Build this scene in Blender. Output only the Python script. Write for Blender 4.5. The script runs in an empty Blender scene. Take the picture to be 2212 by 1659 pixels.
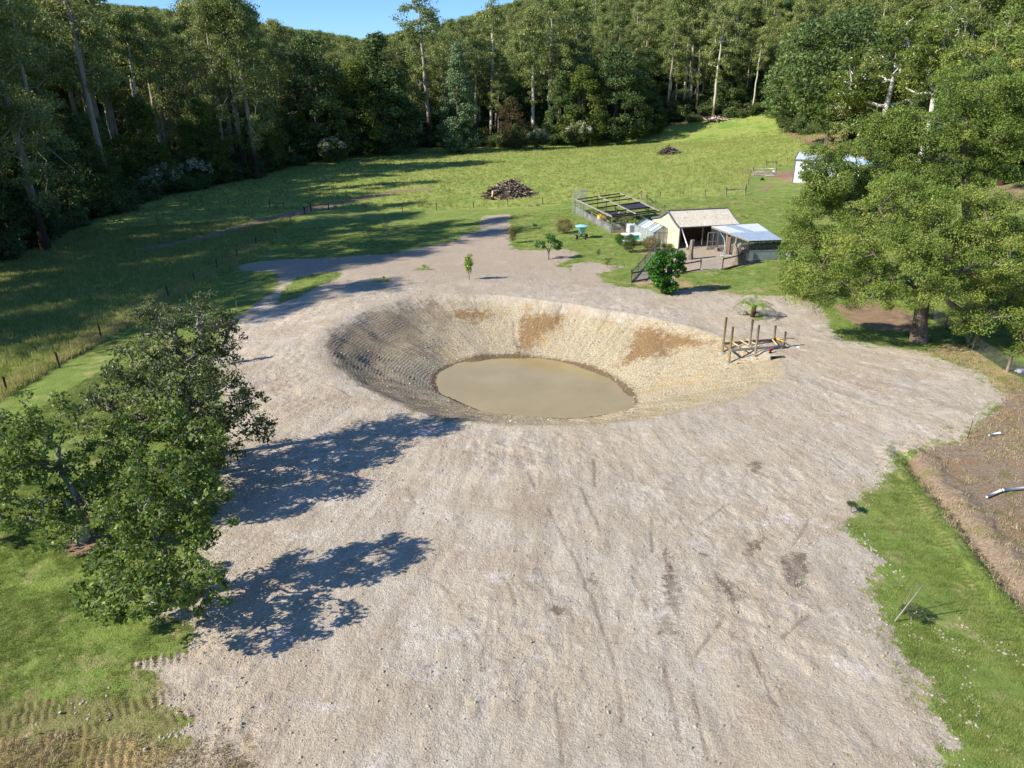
import bpy, bmesh, math, random
import numpy as np
from mathutils import Vector, Matrix, Euler
R = math.radians
scene = bpy.context.scene
COL = scene.collection

# ------------------------------------------------------------------ camera, sky, sun, exposure
CAM_Z, PITCH, FPX = 18.0, R(22.5), 1536.0          # FPX: focal length for a 2212 px wide picture
cam_data = bpy.data.cameras.new("camera")
cam_data.sensor_width = 36.0
cam_data.lens = 36.0 * FPX / 2212.0
cam_data.clip_start = 0.5
cam_data.clip_end = 5000.0
cam = bpy.data.objects.new("camera", cam_data)
cam.location = (0, 0, CAM_Z)
cam.rotation_euler = (R(90) - PITCH, 0, 0)
COL.objects.link(cam)
scene.camera = cam

SUN_EL, SUN_AZ = R(34.0), R(250.0)                 # azimuth clockwise from +Y, of the direction towards the sun
sun_dir = Vector((math.sin(SUN_AZ) * math.cos(SUN_EL), math.cos(SUN_AZ) * math.cos(SUN_EL), math.sin(SUN_EL)))
world = bpy.data.worlds.new("World")
scene.world = world
world.use_nodes = True
wn = world.node_tree.nodes
bgn = wn["Background"]
sky = wn.new("ShaderNodeTexSky")
sky.sky_type = 'NISHITA'
sky.sun_disc = False
sky.sun_elevation = SUN_EL
sky.sun_rotation = SUN_AZ
sky.altitude = 400
sky.air_density = 1.0
sky.dust_density = 0.1
sky.ozone_density = 4.0
tint = wn.new("ShaderNodeMix"); tint.data_type = 'RGBA'; tint.blend_type = 'MULTIPLY'; tint.inputs[0].default_value = 1.0
world.node_tree.links.new(sky.outputs[0], tint.inputs[6]); tint.inputs[7].default_value = (.56, .76, 1.02, 1)
world.node_tree.links.new(tint.outputs[2], bgn.inputs[0])
bgn.inputs[1].default_value = 0.105
sun_data = bpy.data.lights.new("sun", 'SUN')
sun_data.energy = 4.4
sun_data.angle = R(0.5)
sun_data.color = (1.0, 0.95, 0.87)
sun_ob = bpy.data.objects.new("sun", sun_data)
sun_ob.rotation_euler = (-sun_dir).to_track_quat('-Z', 'Y').to_euler()
sun_ob.location = (-60, -30, 80)
COL.objects.link(sun_ob)
scene.view_settings.view_transform = 'Standard'
scene.view_settings.look = 'None'
scene.view_settings.gamma = 1
scene.view_settings.exposure = 0.88
scene.render.engine = 'CYCLES'
scene.cycles.max_bounces = 6
scene.cycles.transparent_max_bounces = 12
scene.cycles.use_denoising = True

# ------------------------------------------------------------------ small helpers
def S(r, g, b):
    f = lambda c: (c / 255 / 12.92) if c / 255 <= 0.04045 else ((c / 255 + 0.055) / 1.055) ** 2.4
    return (f(r), f(g), f(b), 1)

def tag(o, label=None, cat=None, group=None, kind=None):
    if label: o['label'] = label
    if cat: o['category'] = cat
    if group: o['group'] = group
    if kind: o['kind'] = kind
    elif cat: o['kind'] = 'thing'
    return o

def empty(name, loc, rz=0.0):
    o = bpy.data.objects.new(name, None)
    o.empty_display_size = 0.3
    COL.objects.link(o)
    o.location = loc
    o.rotation_euler = (0, 0, rz)
    return o

def link_mesh(name, me, parent=None, loc=None):
    o = bpy.data.objects.new(name, me)
    COL.objects.link(o)
    if parent is not None: o.parent = parent
    if loc is not None: o.location = loc
    return o

def np_mesh(name, verts, faces_list, mats, smooth=False, mat_idx=None):
    """verts (n,3); faces_list: list of (k, m) int arrays with constant m per array"""
    me = bpy.data.meshes.new(name)
    verts = np.asarray(verts, dtype=np.float32)
    fl = [np.asarray(f, dtype=np.int32) for f in faces_list if len(f)]
    me.vertices.add(len(verts)); me.vertices.foreach_set("co", verts.ravel())
    loops = np.concatenate([f.ravel() for f in fl])
    tot = np.concatenate([np.full(len(f), f.shape[1], np.int32) for f in fl])
    start = np.concatenate([[0], np.cumsum(tot)[:-1]]).astype(np.int32)
    me.loops.add(len(loops)); me.loops.foreach_set("vertex_index", loops)
    me.polygons.add(len(tot)); me.polygons.foreach_set("loop_start", start); me.polygons.foreach_set("loop_total", tot)
    if mat_idx is not None: me.polygons.foreach_set("material_index", np.asarray(mat_idx, np.int32))
    me.update(calc_edges=True)
    me.polygons.foreach_set("use_smooth", np.full(len(tot), smooth))
    for m in (mats if isinstance(mats, (list, tuple)) else [mats]): me.materials.append(m)
    return me

def face_attr(me, name, vals):
    a = me.attributes.new(name, 'FLOAT', 'FACE')
    a.data.foreach_set("value", np.asarray(vals, np.float32))

class MB:
    """collects primitive shapes into one mesh"""
    def __init__(s): s.v = []; s.f = []; s.n = 0
    def add(s, verts, faces):
        s.v.extend([tuple(v) for v in verts])
        s.f.extend([tuple(i + s.n for i in f) for f in faces]); s.n += len(verts); return s
    def box(s, c, d, rot=None, taper=1.0):
        x, y, z = d[0] / 2, d[1] / 2, d[2] / 2
        vs = [Vector(p) for p in ((-x, -y, -z), (x, -y, -z), (x, y, -z), (-x, y, -z), (-x * taper, -y * taper, z), (x * taper, -y * taper, z), (x * taper, y * taper, z), (-x * taper, y * taper, z))]
        if rot is not None:
            q = rot if isinstance(rot, Matrix) else Euler(rot).to_matrix()
            vs = [q @ v for v in vs]
        c = Vector(c)
        return s.add([v + c for v in vs], [(0, 3, 2, 1), (4, 5, 6, 7), (0, 1, 5, 4), (1, 2, 6, 5), (2, 3, 7, 6), (3, 0, 4, 7)])
    def beam(s, a, b, w, h, up=(0, 0, 1)):
        a = Vector(a); b = Vector(b); d = b - a; L = d.length; d.normalize()
        u = Vector(up); sd = d.cross(u)
        if sd.length < 1e-4: sd = d.cross(Vector((1, 0, 0)))
        sd.normalize(); u = sd.cross(d)
        vs = []
        for p in (a, b):
            for i, j in ((-1, -1), (1, -1), (1, 1), (-1, 1)): vs.append(p + sd * (w / 2 * i) + u * (h / 2 * j))
        return s.add(vs, [(0, 3, 2, 1), (4, 5, 6, 7), (0, 1, 5, 4), (1, 2, 6, 5), (2, 3, 7, 6), (3, 0, 4, 7)])
    def tube(s, pts, rad, n=8, cap=True):
        pts = [Vector(p) for p in pts]
        if not hasattr(rad, '__len__'): rad = [rad] * len(pts)
        rings = []; ref = None
        for i, p in enumerate(pts):
            d = (pts[min(i + 1, len(pts) - 1)] - pts[max(i - 1, 0)]).normalized()
            if ref is None: ref = Vector((1, 0, 0)) if abs(d.x) < 0.8 else Vector((0, 1, 0))
            a = d.cross(ref).normalized(); b = d.cross(a); ref = -d.cross(a).cross(d) if False else ref
            rings.append([p + a * (math.cos(2 * math.pi * k / n) * rad[i]) + b * (math.sin(2 * math.pi * k / n) * rad[i]) for k in range(n)])
        vs = [v for r in rings for v in r]; fs = []
        for i in range(len(pts) - 1):
            for k in range(n):
                k2 = (k + 1) % n
                fs.append((i * n + k, i * n + k2, (i + 1) * n + k2, (i + 1) * n + k))
        if cap:
            fs.append(tuple(range(n))); fs.append(tuple((len(pts) - 1) * n + k for k in reversed(range(n))))
        return s.add(vs, fs)
    def lathe(s, prof, n=20, c=(0, 0, 0)):
        vs = []; fs = []
        for r, z in prof:
            for k in range(n): vs.append((c[0] + r * math.cos(2 * math.pi * k / n), c[1] + r * math.sin(2 * math.pi * k / n), c[2] + z))
        for i in range(len(prof) - 1):
            for k in range(n):
                k2 = (k + 1) % n
                fs.append((i * n + k, i * n + k2, (i + 1) * n + k2, (i + 1) * n + k))
        fs.append(tuple(reversed(range(n)))); fs.append(tuple((len(prof) - 1) * n + k for k in range(n)))
        return s.add(vs, fs)
    def build(s, name, mat, parent=None, smooth=False, bevel=0.0, loc=None):
        me = bpy.data.meshes.new(name)
        me.from_pydata(s.v, [], s.f); me.update()
        if smooth:
            for p in me.polygons: p.use_smooth = True
        me.materials.append(mat)
        o = link_mesh(name, me, parent, loc)
        if bevel:
            b = o.modifiers.new('bevel', 'BEVEL'); b.width = bevel; b.segments = 2; b.limit_method = 'ANGLE'
        return o

# ------------------------------------------------------------------ numpy noise
def _hash(ix, iy, seed):
    h = (ix.astype(np.int64) * 374761393 + iy.astype(np.int64) * 668265263 + seed * 1442695041) & 0xffffffff
    h = ((h ^ (h >> 13)) * 1274126177) & 0xffffffff
    h = ((h ^ (h >> 16)) * 2246822519) & 0xffffffff
    return ((h ^ (h >> 15)) & 0xffffff) / float(0xffffff)
def vnoise(x, y, seed=0):
    x = np.asarray(x, float); y = np.asarray(y, float)
    ix = np.floor(x); iy = np.floor(y); fx = x - ix; fy = y - iy
    fx = fx * fx * fx * (fx * (fx * 6 - 15) + 10); fy = fy * fy * fy * (fy * (fy * 6 - 15) + 10)
    a = _hash(ix, iy, seed); b = _hash(ix + 1, iy, seed); c = _hash(ix, iy + 1, seed); d = _hash(ix + 1, iy + 1, seed)
    return ((a * (1 - fx) + b * fx) * (1 - fy) + (c * (1 - fx) + d * fx) * fy) * 2 - 1
def fbm(x, y, seed=0, oct=4, gain=0.5):
    s = 0; a = 1; t = 0
    for i in range(oct):
        s = s + a * vnoise(x * 2 ** i + i * 17.3, y * 2 ** i - i * 9.1, seed + i); t += a; a *= gain
    return s / t
def sstep(a, b, x):
    t = np.clip((np.asarray(x, float) - a) / (b - a), 0, 1); return t * t * (3 - 2 * t)

# ------------------------------------------------------------------ picture -> place (2212 x 1659 picture coordinates)
CP, SP = math.cos(PITCH), math.sin(PITCH)
def ray(px, py):
    u = (px - 1106.0) / FPX; v = -(py - 829.5) / FPX
    return np.array([u, CP + v * SP, -SP + v * CP])
def at_z(px, py, z):
    d = ray(px, py); t = (z - CAM_Z) / d[2]
    return np.array([d[0] * t, d[1] * t, z])
# ------------------------------------------------------------------ terrain height
_ctrl = []
for px, py, z in [(0,1659,0),(1106,1659,0),(2212,1659,-.2),(0,1200,-.2),(600,1100,0),(1106,1000,0),(1700,1000,0),(2150,870,0),(2212,1150,-.3),
    (0,850,-1.2),(220,720,-1.8),(480,700,-.6),(700,640,0),(560,560,-2.2),(850,450,-3.2),(660,450,-3.8),(0,560,-5.5),(300,430,-5.5),(560,385,-5),
    (750,330,-4),(1000,322,-3.5),(1300,312,-2),(1500,277,2),(1640,240,8.5),(1250,455,-.2),(1060,462,-2),(1100,430,-2.2),(1450,500,.3),(1600,405,2.0),
    (1700,640,.2),(1740,392,2.2),(1700,280,5),(1800,330,3.2),(2000,740,0),(2212,800,.2),(1300,590,.0),(1000,560,-.3),(900,500,-1.8),(1440,335,-.5),(1850,480,.8),(2200,500,2.0)]:
    _ctrl.append(at_z(px, py, z))
for x, y, z in [(-20,0,0),(20,0,-.3),(0,-15,0),(-45,25,-1),(-75,60,-4),(-110,100,-5),(-150,60,-6),(-60,5,-2),(45,20,-.5),(70,40,1),(110,60,5),
    (-130,180,-5),(-90,240,-4),(0,270,-3),(80,290,4),(90,130,5),(120,170,10),(150,220,20)]:
    _ctrl.append(np.array([x, y, z], float))
_C = np.array(_ctrl)
def _tps_fit(C, lam=0.3):
    n = len(C); P = C[:, :2] / 100.0
    d2 = ((P[:, None] - P[None]) ** 2).sum(-1)
    K = 0.5 * d2 * np.log(d2 + 1e-12) + np.eye(n) * lam * 1e-3
    A = np.zeros((n + 3, n + 3)); A[:n, :n] = K; A[:n, n] = 1; A[:n, n + 1:] = P; A[n, :n] = 1; A[n + 1:, :n] = P.T
    return np.linalg.solve(A, np.concatenate([C[:, 2], [0, 0, 0]])), P
_W, _P = _tps_fit(_C)
def _tps(x, y):
    x = np.asarray(x, float) / 100; y = np.asarray(y, float) / 100
    r = _W[-3] + _W[-2] * x + _W[-1] * y
    for w, p in zip(_W[:-3], _P):
        d2 = (x - p[0]) ** 2 + (y - p[1]) ** 2
        r = r + w * 0.5 * d2 * np.log(d2 + 1e-12)
    return r
# far hills: heights given by bearing (picture column) and distance
_HC = np.array([-2500, -600, 0, 300, 640, 790, 950, 1130, 1400, 1750, 2212, 3000, 5000], float)
_R0 = np.array([230, 230, 240, 260, 280, 290, 290, 285, 290, 275, 190, 160, 160], float)      # hill starts to rise
_SL = np.array([.16, .16, .20, .19, .140, .105, .13, .28, .40, .46, .50, .45, .40], float)       # slope
_MX = np.array([60, 60, 75, 74, 58, 44, 60, 100, 130, 130, 120, 110, 100], float)
def hill(x, y):
    x = np.asarray(x, float); y = np.asarray(y, float)
    r = np.hypot(x, y)
    c = np.where(y > 1, 1106 + FPX * x / np.maximum(y * CP + 7, 1), np.where(x > 0, 5000, -2500))
    c = np.clip(c, -2500, 5000)
    r0 = np.interp(c, _HC, _R0); sl = np.interp(c, _HC, _SL); mx = np.interp(c, _HC, _MX)
    t = np.maximum(r - r0, 0)
    h = sl * t * t / (t + 40)
    h = mx * (1 - np.exp(-h / mx))
    return h + 3.0 * sstep(0, 120, t) * fbm(x / 70, y / 70, 5, 3)
WATER_Z = -3.2
_wat = np.array([at_z(a, b, WATER_Z)[:2] for a, b in [(938,828),(946,812),(960,800),(985,789),(1012,781),(1050,775),(1095,772),(1150,774),(1195,779),(1240,788),(1290,805),(1328,825),(1352,845),(1368,865),(1356,878),(1330,890),(1290,898),(1250,903),(1195,905),(1130,901),(1070,893),(1020,880),(975,863),(950,846)]])
_rim = np.array([at_z(a, b, 0)[:2] for a, b in [(706,748),(722,715),(760,690),(810,668),(870,650),(920,642),(1000,640),(1080,642),(1180,655),(1300,672),(1400,688),(1480,705),(1560,730),(1640,756),(1700,785),(1690,815),(1620,848),(1520,880),(1400,905),(1280,920),(1180,926),(1080,922),(980,908),(880,880),(800,848),(750,812),(715,780)]])
PC = _wat.mean(0)
def _polar(poly):
    d = poly - PC; a = np.arctan2(d[:, 1], d[:, 0]); r = np.hypot(d[:, 0], d[:, 1]); o = np.argsort(a)
    a = a[o]; r = r[o]
    return np.concatenate([a - 2 * np.pi, a, a + 2 * np.pi]), np.concatenate([r, r, r])
_wa, _wr = _polar(_wat); _ra, _rr = _polar(_rim)
def _circ(a, A, Rr):
    s = 0
    for k in (-0.09, -0.045, 0, 0.045, 0.09): s = s + np.interp(a + k, A, Rr)
    return s / 5
def pond_t(x, y):
    dx = np.asarray(x, float) - PC[0]; dy = np.asarray(y, float) - PC[1]
    a = np.arctan2(dy, dx); r = np.hypot(dx, dy)
    w = _circ(a, _wa, _wr); q = _circ(a, _ra, _rr)
    return (r - w) / (q - w), a, r, w, q
def base_h(x, y):
    """smooth ground without the small relief"""
    x = np.asarray(x, float); y = np.asarray(y, float)
    far = np.hypot(x, y)
    k = sstep(330, 240, far) * sstep(-60, -10, y) if True else 1
    z = _tps(x, y) * k + hill(x, y) + (1 - k) * (-3.0)
    t, a, r, w, q = pond_t(x, y)
    bowl = np.where(t < 0, 1.0 + 0.35 * np.clip(-t * 2, 0, 1), np.clip(1 - t, 0, None))
    soft = sstep(-0.02, 0.16, 1 - t)
    bowl = np.where(t < 0, bowl, bowl * (0.55 + 0.45 * soft) + 0.0)
    inside = t < 1
    z = np.where(inside, z * np.clip((t - .6) / .4, 0, 1) + WATER_Z * bowl, z)
    return z
def hit(px, py, extra=0.0):
    d = ray(px, py)
    ts = np.geomspace(15, 1500, 700)
    P = d[None] * ts[:, None]; P[:, 2] += CAM_Z
    g = P[:, 2] - base_h(P[:, 0], P[:, 1]) - extra
    i = np.argmax(g < 0)
    if not (g < 0).any(): i = len(ts) - 1
    a, b = ts[max(i - 1, 0)], ts[i]
    for _ in range(3):
        tt = np.linspace(a, b, 12); Q = d[None] * tt[:, None]; Q[:, 2] += CAM_Z
        g = Q[:, 2] - base_h(Q[:, 0], Q[:, 1]) - extra
        j = int(np.argmax(g < 0)) if (g < 0).any() else 11
        a, b = tt[max(j - 1, 0)], tt[j]
    p = d * b; p[2] += CAM_Z
    return Vector(p)
def poly_w(pts): return np.array([hit(a, b)[:2] for a, b in pts])
def sdist(x, y, poly):
    """signed distance, positive inside"""
    x = np.asarray(x, float); y = np.asarray(y, float)
    d = np.full(x.shape, 1e9); ins = np.zeros(x.shape, bool); n = len(poly)
    for i in range(n):
        ax, ay = poly[i]; bx, by = poly[(i + 1) % n]
        ex, ey = bx - ax, by - ay; L = ex * ex + ey * ey + 1e-9
        t = np.clip(((x - ax) * ex + (y - ay) * ey) / L, 0, 1)
        d = np.minimum(d, np.hypot(x - ax - t * ex, y - ay - t * ey))
        c = ((ay > y) != (by > y)) & (x < (bx - ax) * (y - ay) / (by - ay + 1e-12) + ax)
        ins ^= c
    return np.where(ins, d, -d)
def ldist(x, y, line):
    d = np.full(np.shape(x), 1e9)
    for (ax, ay), (bx, by) in zip(line[:-1], line[1:]):
        ex, ey = bx - ax, by - ay; L = ex * ex + ey * ey + 1e-9
        t = np.clip(((x - ax) * ex + (y - ay) * ey) / L, 0, 1)
        d = np.minimum(d, np.hypot(x - ax - t * ex, y - ay - t * ey))
    return d

# ------------------------------------------------------------------ ground cover outlines
W_dirt = poly_w([(1045,466),(1103,463),(1100,500),(1103,530),(1120,540),(1175,541),(1215,538),(1249,546),(1237,560),(1203,573),(1225,573),(1273,565),(1339,578),(1325,585),(1292,592),(1303,610),
    (1340,618),(1400,625),(1440,640),(1481,625),(1553,630),(1599,637),(1640,641),(1700,640),(1760,655),(1795,690),(1790,712),(1830,738),(1900,748),(1985,760),(2060,785),(2120,808),(2168,850),
    (2150,885),(2098,925),(2075,955),(2010,965),(1945,985),(1925,1012),(1885,1050),(1852,1095),(1828,1130),(1840,1160),(1872,1180),(1893,1215),(1880,1255),(1868,1285),(1895,1330),(1922,1375),(1945,1415),(1985,1450),
    (1998,1490),(2010,1540),(2055,1600),(2045,1659),(2060,2100),(300,2100),(350,1659),(420,1600),(400,1550),(350,1510),(340,1460),(300,1440),(405,1400),(428,1355),(400,1335),(322,1328),(312,1302),(345,1275),(400,1285),(432,1240),
    (440,1180),(462,1100),(478,1050),(480,1000),(490,930),(480,860),(470,815),(455,790),(480,730),(470,700),(520,680),(555,655),(585,632),(602,612),(598,590),(520,585),(510,572),(600,562),(720,558),(842,548),(930,532),(985,520),(1000,506),(1035,500),(1038,480)])
W_islands = [poly_w(p) for p in [[(600,655),(612,622),(640,600),(700,588),(742,590),(728,604),(682,622),(640,645)],
    [(440,812),(455,800),(470,790),(478,800),(470,815),(450,820)], [(800,612),(815,603),(845,603),(838,610)], [(900,580),(925,573),(930,578),(912,585)],
    [(1190,575),(1210,572),(1240,575),(1232,583),(1222,578)], [(1390,592),(1400,600),(1388,606)],
    [(1630,690),(1640,684),(1652,690)]]]
W_yard = poly_w([(1362,612),(1425,535),(1452,512),(1500,505),(1640,545),(1650,565),(1545,583),(1470,590),(1470,600),(1400,610)])
W_pad = [poly_w([(-260,1010),(20,862),(132,790),(250,728),(420,632),(560,555),(605,510),(645,470),(662,457),(710,452),(780,456),(860,455),(1040,452),(1240,442),(1400,436),(1500,428),(1608,420),(1622,378),(1640,366),(1730,355),(1850,330),(1700,200),(1500,240),(1300,300),(1000,318),(600,370),(300,440),(0,570),(-260,720)])]
W_track = [w for w in [poly_w([(330,535),(420,520),(500,497),(570,478),(640,460),(700,445),(790,427),(860,412),(920,408)])]]
W_brown = poly_w([(2168,850),(2212,835),(2500,830),(2700,1500),(2320,1420),(2212,1310),(2150,1240),(2090,1160),(2020,1075),(1975,1015),(1950,990),(2010,965),(2075,955),(2098,925),(2150,885)])
W_straw = [poly_w([(1955,990),(1985,1015),(2040,1080),(2110,1170),(2170,1240),(2240,1320),(2225,1340),(2130,1230),(2050,1130),(1990,1050),(1960,1015)]),
    poly_w([(-200,1620),(0,1588),(60,1598),(120,1580),(200,1590),(260,1582),(340,1592),(400,1604),(440,1580),(540,1578),(575,1605),(560,1700),(600,1900),(-200,1900)]),
    poly_w([(1370,622),(1400,616),(1440,636),(1560,632),(1550,612),(1500,618),(1480,600),(1440,605),(1380,610)]),
    poly_w([(1350,540),(1362,536),(1420,545),(1400,552)]), poly_w([(1318,500),(1345,492),(1370,500),(1358,512),(1330,510)]),
    poly_w([(2000,760),(2060,740),(2160,790),(2212,830),(2168,850),(2120,808),(2060,785)])]
W_bare = [poly_w([(1700,278),(1760,276),(1870,318),(1940,330),(1900,352),(1790,335),(1740,312),(1712,298)]),
    poly_w([(1560,362),(1600,362),(1640,372),(1740,366),(1760,398),(1705,396),(1650,380),(1622,372)]),
    poly_w([(1640,412),(1662,395),(1670,398),(1655,412)]), poly_w([(1800,660),(1900,650),(2000,690),(1990,720),(1900,715),(1840,700)]),
    poly_w([(135,1185),(180,1150),(230,1160),(240,1185),(190,1200),(140,1202)]), poly_w([(2130,400),(2212,400),(2212,440),(2120,425)])]
W_soil = [poly_w([(968,690),(985,668),(1060,668),(1075,690),(1040,700),(1000,697)]), poly_w([(1115,700),(1130,672),(1215,672),(1228,690),(1190,720),(1150,760),(1110,770)]),
    poly_w([(1370,705),(1420,702),(1500,720),(1560,740),(1545,750),(1470,755),(1420,775),(1330,800),(1345,770)])]
W_forest = poly_w([(-900,900),(-250,715),(0,562),(130,510),(300,432),(560,380),(700,340),(900,318),(1100,317),(1300,302),(1420,275),(1510,262),(1620,248),(1650,236)])
# --- closes round the back of everything
W_forest = np.concatenate([W_forest, np.array([hit(1690, 262)[:2], hit(1730, 290)[:2], hit(1880, 318)[:2], hit(2060, 380)[:2]]), np.array([[150, 90], [400, 0], [1500, 0], [1500, 1500], [-1500, 1500], [-1500, -100], [-130, -60], [-110, 10]])])
DITCH = poly_w([(1958,985),(1985,1020),(2050,1095),(2110,1170),(2160,1230),(2225,1305),(2330,1410)])

def small_relief(x, y, t=None):
    z = 0.05 * fbm(x / 3.1, y / 3.1, 11, 3) + 0.16 * fbm(x / 14, y / 14, 12, 2)
    return z
def full_h(x, y):
    x = np.asarray(x, float); y = np.asarray(y, float)
    z = base_h(x, y)
    t, a, r, w, q = pond_t(x, y)
    out = sstep(0.95, 1.15, t)
    z = z + out * small_relief(x, y)
    # rough clods on the dirt
    d = sstep(60, 40, np.hypot(x, y - 20)) * sstep(-1.0, 0.6, sdist(x, y, W_dirt))
    z = z + out * d * 0.022 * fbm(np.arctan2(x - 3.0, 62.0 - y) * 34 + .5 * fbm(x / 6, y / 6, 97, 2), np.hypot(x - 3.0, 62.0 - y) * .22, 98, 4, .6)
    z = z + out * d * (0.042 * fbm(x / 0.42, y / 0.42, 31, 4, .6) * (0.5 + sstep(0, .5, fbm(x / 5, y / 5, 33, 2))) )
    # bulldozer tracks down the pond's bank: ridges along the contour, each track a strip down the slope
    ins = sstep(1.04, 0.94, t) * sstep(-0.12, 0.0, t)
    left = sstep(-0.2, .45, np.cos(a - R(190)))         # strong on the left and near side
    near = sstep(-.1, .6, np.cos(a - R(265)))
    strip = a * 13 + 0.25 * fbm(a * 4, r / 3, 41, 2)
    k = np.floor(strip); fs = strip - k
    edge = sstep(0, .10, fs) * sstep(1, .90, fs)
    ph = (r + 0.05 * _hash(k, k * 0, 5) + 0.12 * fbm(x / 0.9, y / 0.9, 43, 3)) / 0.235
    ridge = np.abs(((ph) % 1.0) - .5) * 2
    amp = 0.050 * np.clip(left + .8 * near, 0, 1) * (.7 + .6 * fbm(x / 1.7, y / 1.7, 44, 2)) + 0.012
    z = z + ins * (amp * (ridge - .5) * edge + (0.03 * (1 - edge)) * left + 0.030 * fbm(x / 0.30, y / 0.30, 47, 3, .6) * (1.3 - left) + 0.20 * fbm(x / 2.6, y / 2.6, 48, 2) - .07 * sstep(.1, .5, fbm(a * 15 + .4 * fbm(x / 2, y / 2, 68, 2), r * .25, 49, 3)) * (1 - left))
    # ditch and the cleat marks beside the lower left lawn
    dd = ldist(x, y, DITCH)
    z = z - 0.38 * np.exp(-(dd / 0.42) ** 2) * (0.8 + .3 * fbm(x, y, 51, 2)) + 0.10 * np.exp(-((dd - 1.0) / 0.5) ** 2) * (1 + fbm(x * 2, y * 2, 52, 2))
    z = z - 0.025 * np.exp(-(scratch_d(x, y) / .05) ** 2) * (.4 + sstep(-.3, .4, fbm(x * 1.1, y * 1.1, 92, 2)))
    cm_, cr_ = cleats(x, y)
    z = z + cm_ * (-.05 + .115 * cr_)
    return z
SCR = [[(1141,1021),(1160,1063)],[(1283,992),(1286,1053)],[(1185,1101),(1229,1184),(1268,1272),(1283,1301),(1330,1440),(1345,1560)],[(1253,1053),(1297,1150)],[(1507,1136),(1576,1087)],[(882,1058),(902,1092)],
    [(1087,1248),(1117,1311)],[(1405,1126),(1410,1194)],[(1366,1248),(1400,1321)],[(930,1250),(985,1290)],[(1750,1120),(1715,1175)],[(1560,1345),(1500,1420)],[(1490,1460),(1530,1640)],[(1620,1400),(1690,1560)],[(1200,1500),(1215,1650)],[(1010,1350),(1060,1420)],[(700,830),(760,860)],[(1690,1380),(1760,1320)],[(1430,1420),(1470,1600)]]
SCRW = [np.array([hit(a, b)[:2] for a, b in l]) for l in SCR]
def scratch_d(x, y):
    d = np.full(np.shape(x), 9.0); m = (np.hypot(x, y) < 55)
    if m.any():
        xm, ym = x[m], y[m]; wob = .05 * fbm(xm * 1.5, ym * 1.5, 91, 3); dd = np.full(xm.shape, 9.0)
        for l in SCRW: dd = np.minimum(dd, ldist(xm + wob, ym + wob, l))
        d[m] = dd
    return d
CLEATS = []
for p, q, wd in [((-30,1562),(176,1514),.6),((60,1599),(235,1552),.6),((190,1545),(385,1485),.65),((262,1430),(425,1406),.6),((140,1616),(290,1590),.6),((150,1655),(335,1618),.65),((300,1480),(352,1452),.6),((20,1530),(150,1500),.5),((330,1560),(440,1520),.6),((-60,1610),(60,1590),.6),
                 ((1985,1020),(2270,1430),.4),((1955,1030),(2200,1420),.35)]:
    CLEATS.append((np.array(hit(*p)[:2]), np.array(hit(*q)[:2]), wd))
def cleats(x, y):
    """cleat prints of the digger: where they lie, and each print's ridge (0..1)"""
    M = np.zeros(np.shape(x)); Rg = np.zeros(np.shape(x))
    for A, B, wd in CLEATS:
        ex, ey = B[0] - A[0], B[1] - A[1]; L = math.hypot(ex, ey); ex /= L; ey /= L
        u = (x - A[0]) * ex + (y - A[1]) * ey; v = (x - A[0]) * -ey + (y - A[1]) * ex + 0.1 * np.sin(u * 1.1)
        m = sstep(0, .5, u) * sstep(L, L - .5, u) * sstep(wd / 2 + .04, wd / 2 - .1, np.abs(v)); n = m > M
        rg = np.abs(((u + v * .22 + .04 * fbm(x * 2, y * 2, 99, 2)) / 0.25 % 1) - .5) * 2
        M = np.where(n, m, M); Rg = np.where(n, rg, Rg)
    return M, Rg

# ------------------------------------------------------------------ ground mesh: one sheet, finer near the camera and round the pond
def grow(a, b, s0, g):
    out = [a]; s = s0; sg = 1 if b > a else -1
    while (b - out[-1]) * sg > 0: out.append(out[-1] + sg * s); s *= g
    return out
pond_x0, pond_x1 = _rim[:, 0].min() - .5, _rim[:, 0].max() + .5
pond_y0, pond_y1 = _rim[:, 1].min() - .5, _rim[:, 1].max() + .5
gx = np.unique(np.concatenate([grow(pond_x0 - 5.5, -1400, .1, 1.02), np.arange(pond_x0 - 5.5, pond_x1, 0.075), grow(pond_x1, 1400, .1, 1.02)]))
gy = np.unique(np.concatenate([grow(pond_y0, 10, .085, 1.0), grow(10, -160, .2, 1.08), np.arange(pond_y0, pond_y1, 0.075), grow(pond_y1, 1500, .11, 1.012)]))
def keep(g, m):
    o = [g[0]]
    for v in g[1:]:
        if v - o[-1] > m: o.append(v)
    return np.array(o)
gx = keep(gx, .05); gy = keep(gy, .05)
GX, GY = np.meshgrid(gx, gy)
GZ = full_h(GX, GY)
def ground_z(x, y): return float(full_h(np.array([x]), np.array([y]))[0])
def ground_zs(x, y): return full_h(np.asarray(x), np.asarray(y))
def G(px, py):
    p = hit(px, py); p.z = ground_z(p.x, p.y); return p
nx, ny = len(gx), len(gy)
idx = np.arange(nx * ny).reshape(ny, nx)
quads = np.stack([idx[:-1, :-1].ravel(), idx[:-1, 1:].ravel(), idx[1:, 1:].ravel(), idx[1:, :-1].ravel()], 1)
V = np.stack([GX.ravel(), GY.ravel(), GZ.ravel()], 1)
X, Y = GX.ravel(), GY.ravel()
def soft(d, w=1.0): return np.clip(0.5 + d / (2 * w), 0, 1)
def many(polys, w=1.0):
    m = np.zeros(len(X))
    for p in polys: m = np.maximum(m, soft(sdist(X, Y, p), w))
    return m
m_dirt = soft(sdist(X, Y, W_dirt), .7)
for p in W_islands: m_dirt = np.minimum(m_dirt, 1 - soft(sdist(X, Y, p), .5))
m_dirt = np.maximum(m_dirt, many([W_yard], .8))
m_pad = many(W_pad, .8)
m_forest = soft(sdist(X, Y, W_forest), 5.0)
pt, pa, pr, pw, pq = pond_t(X, Y)
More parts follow.
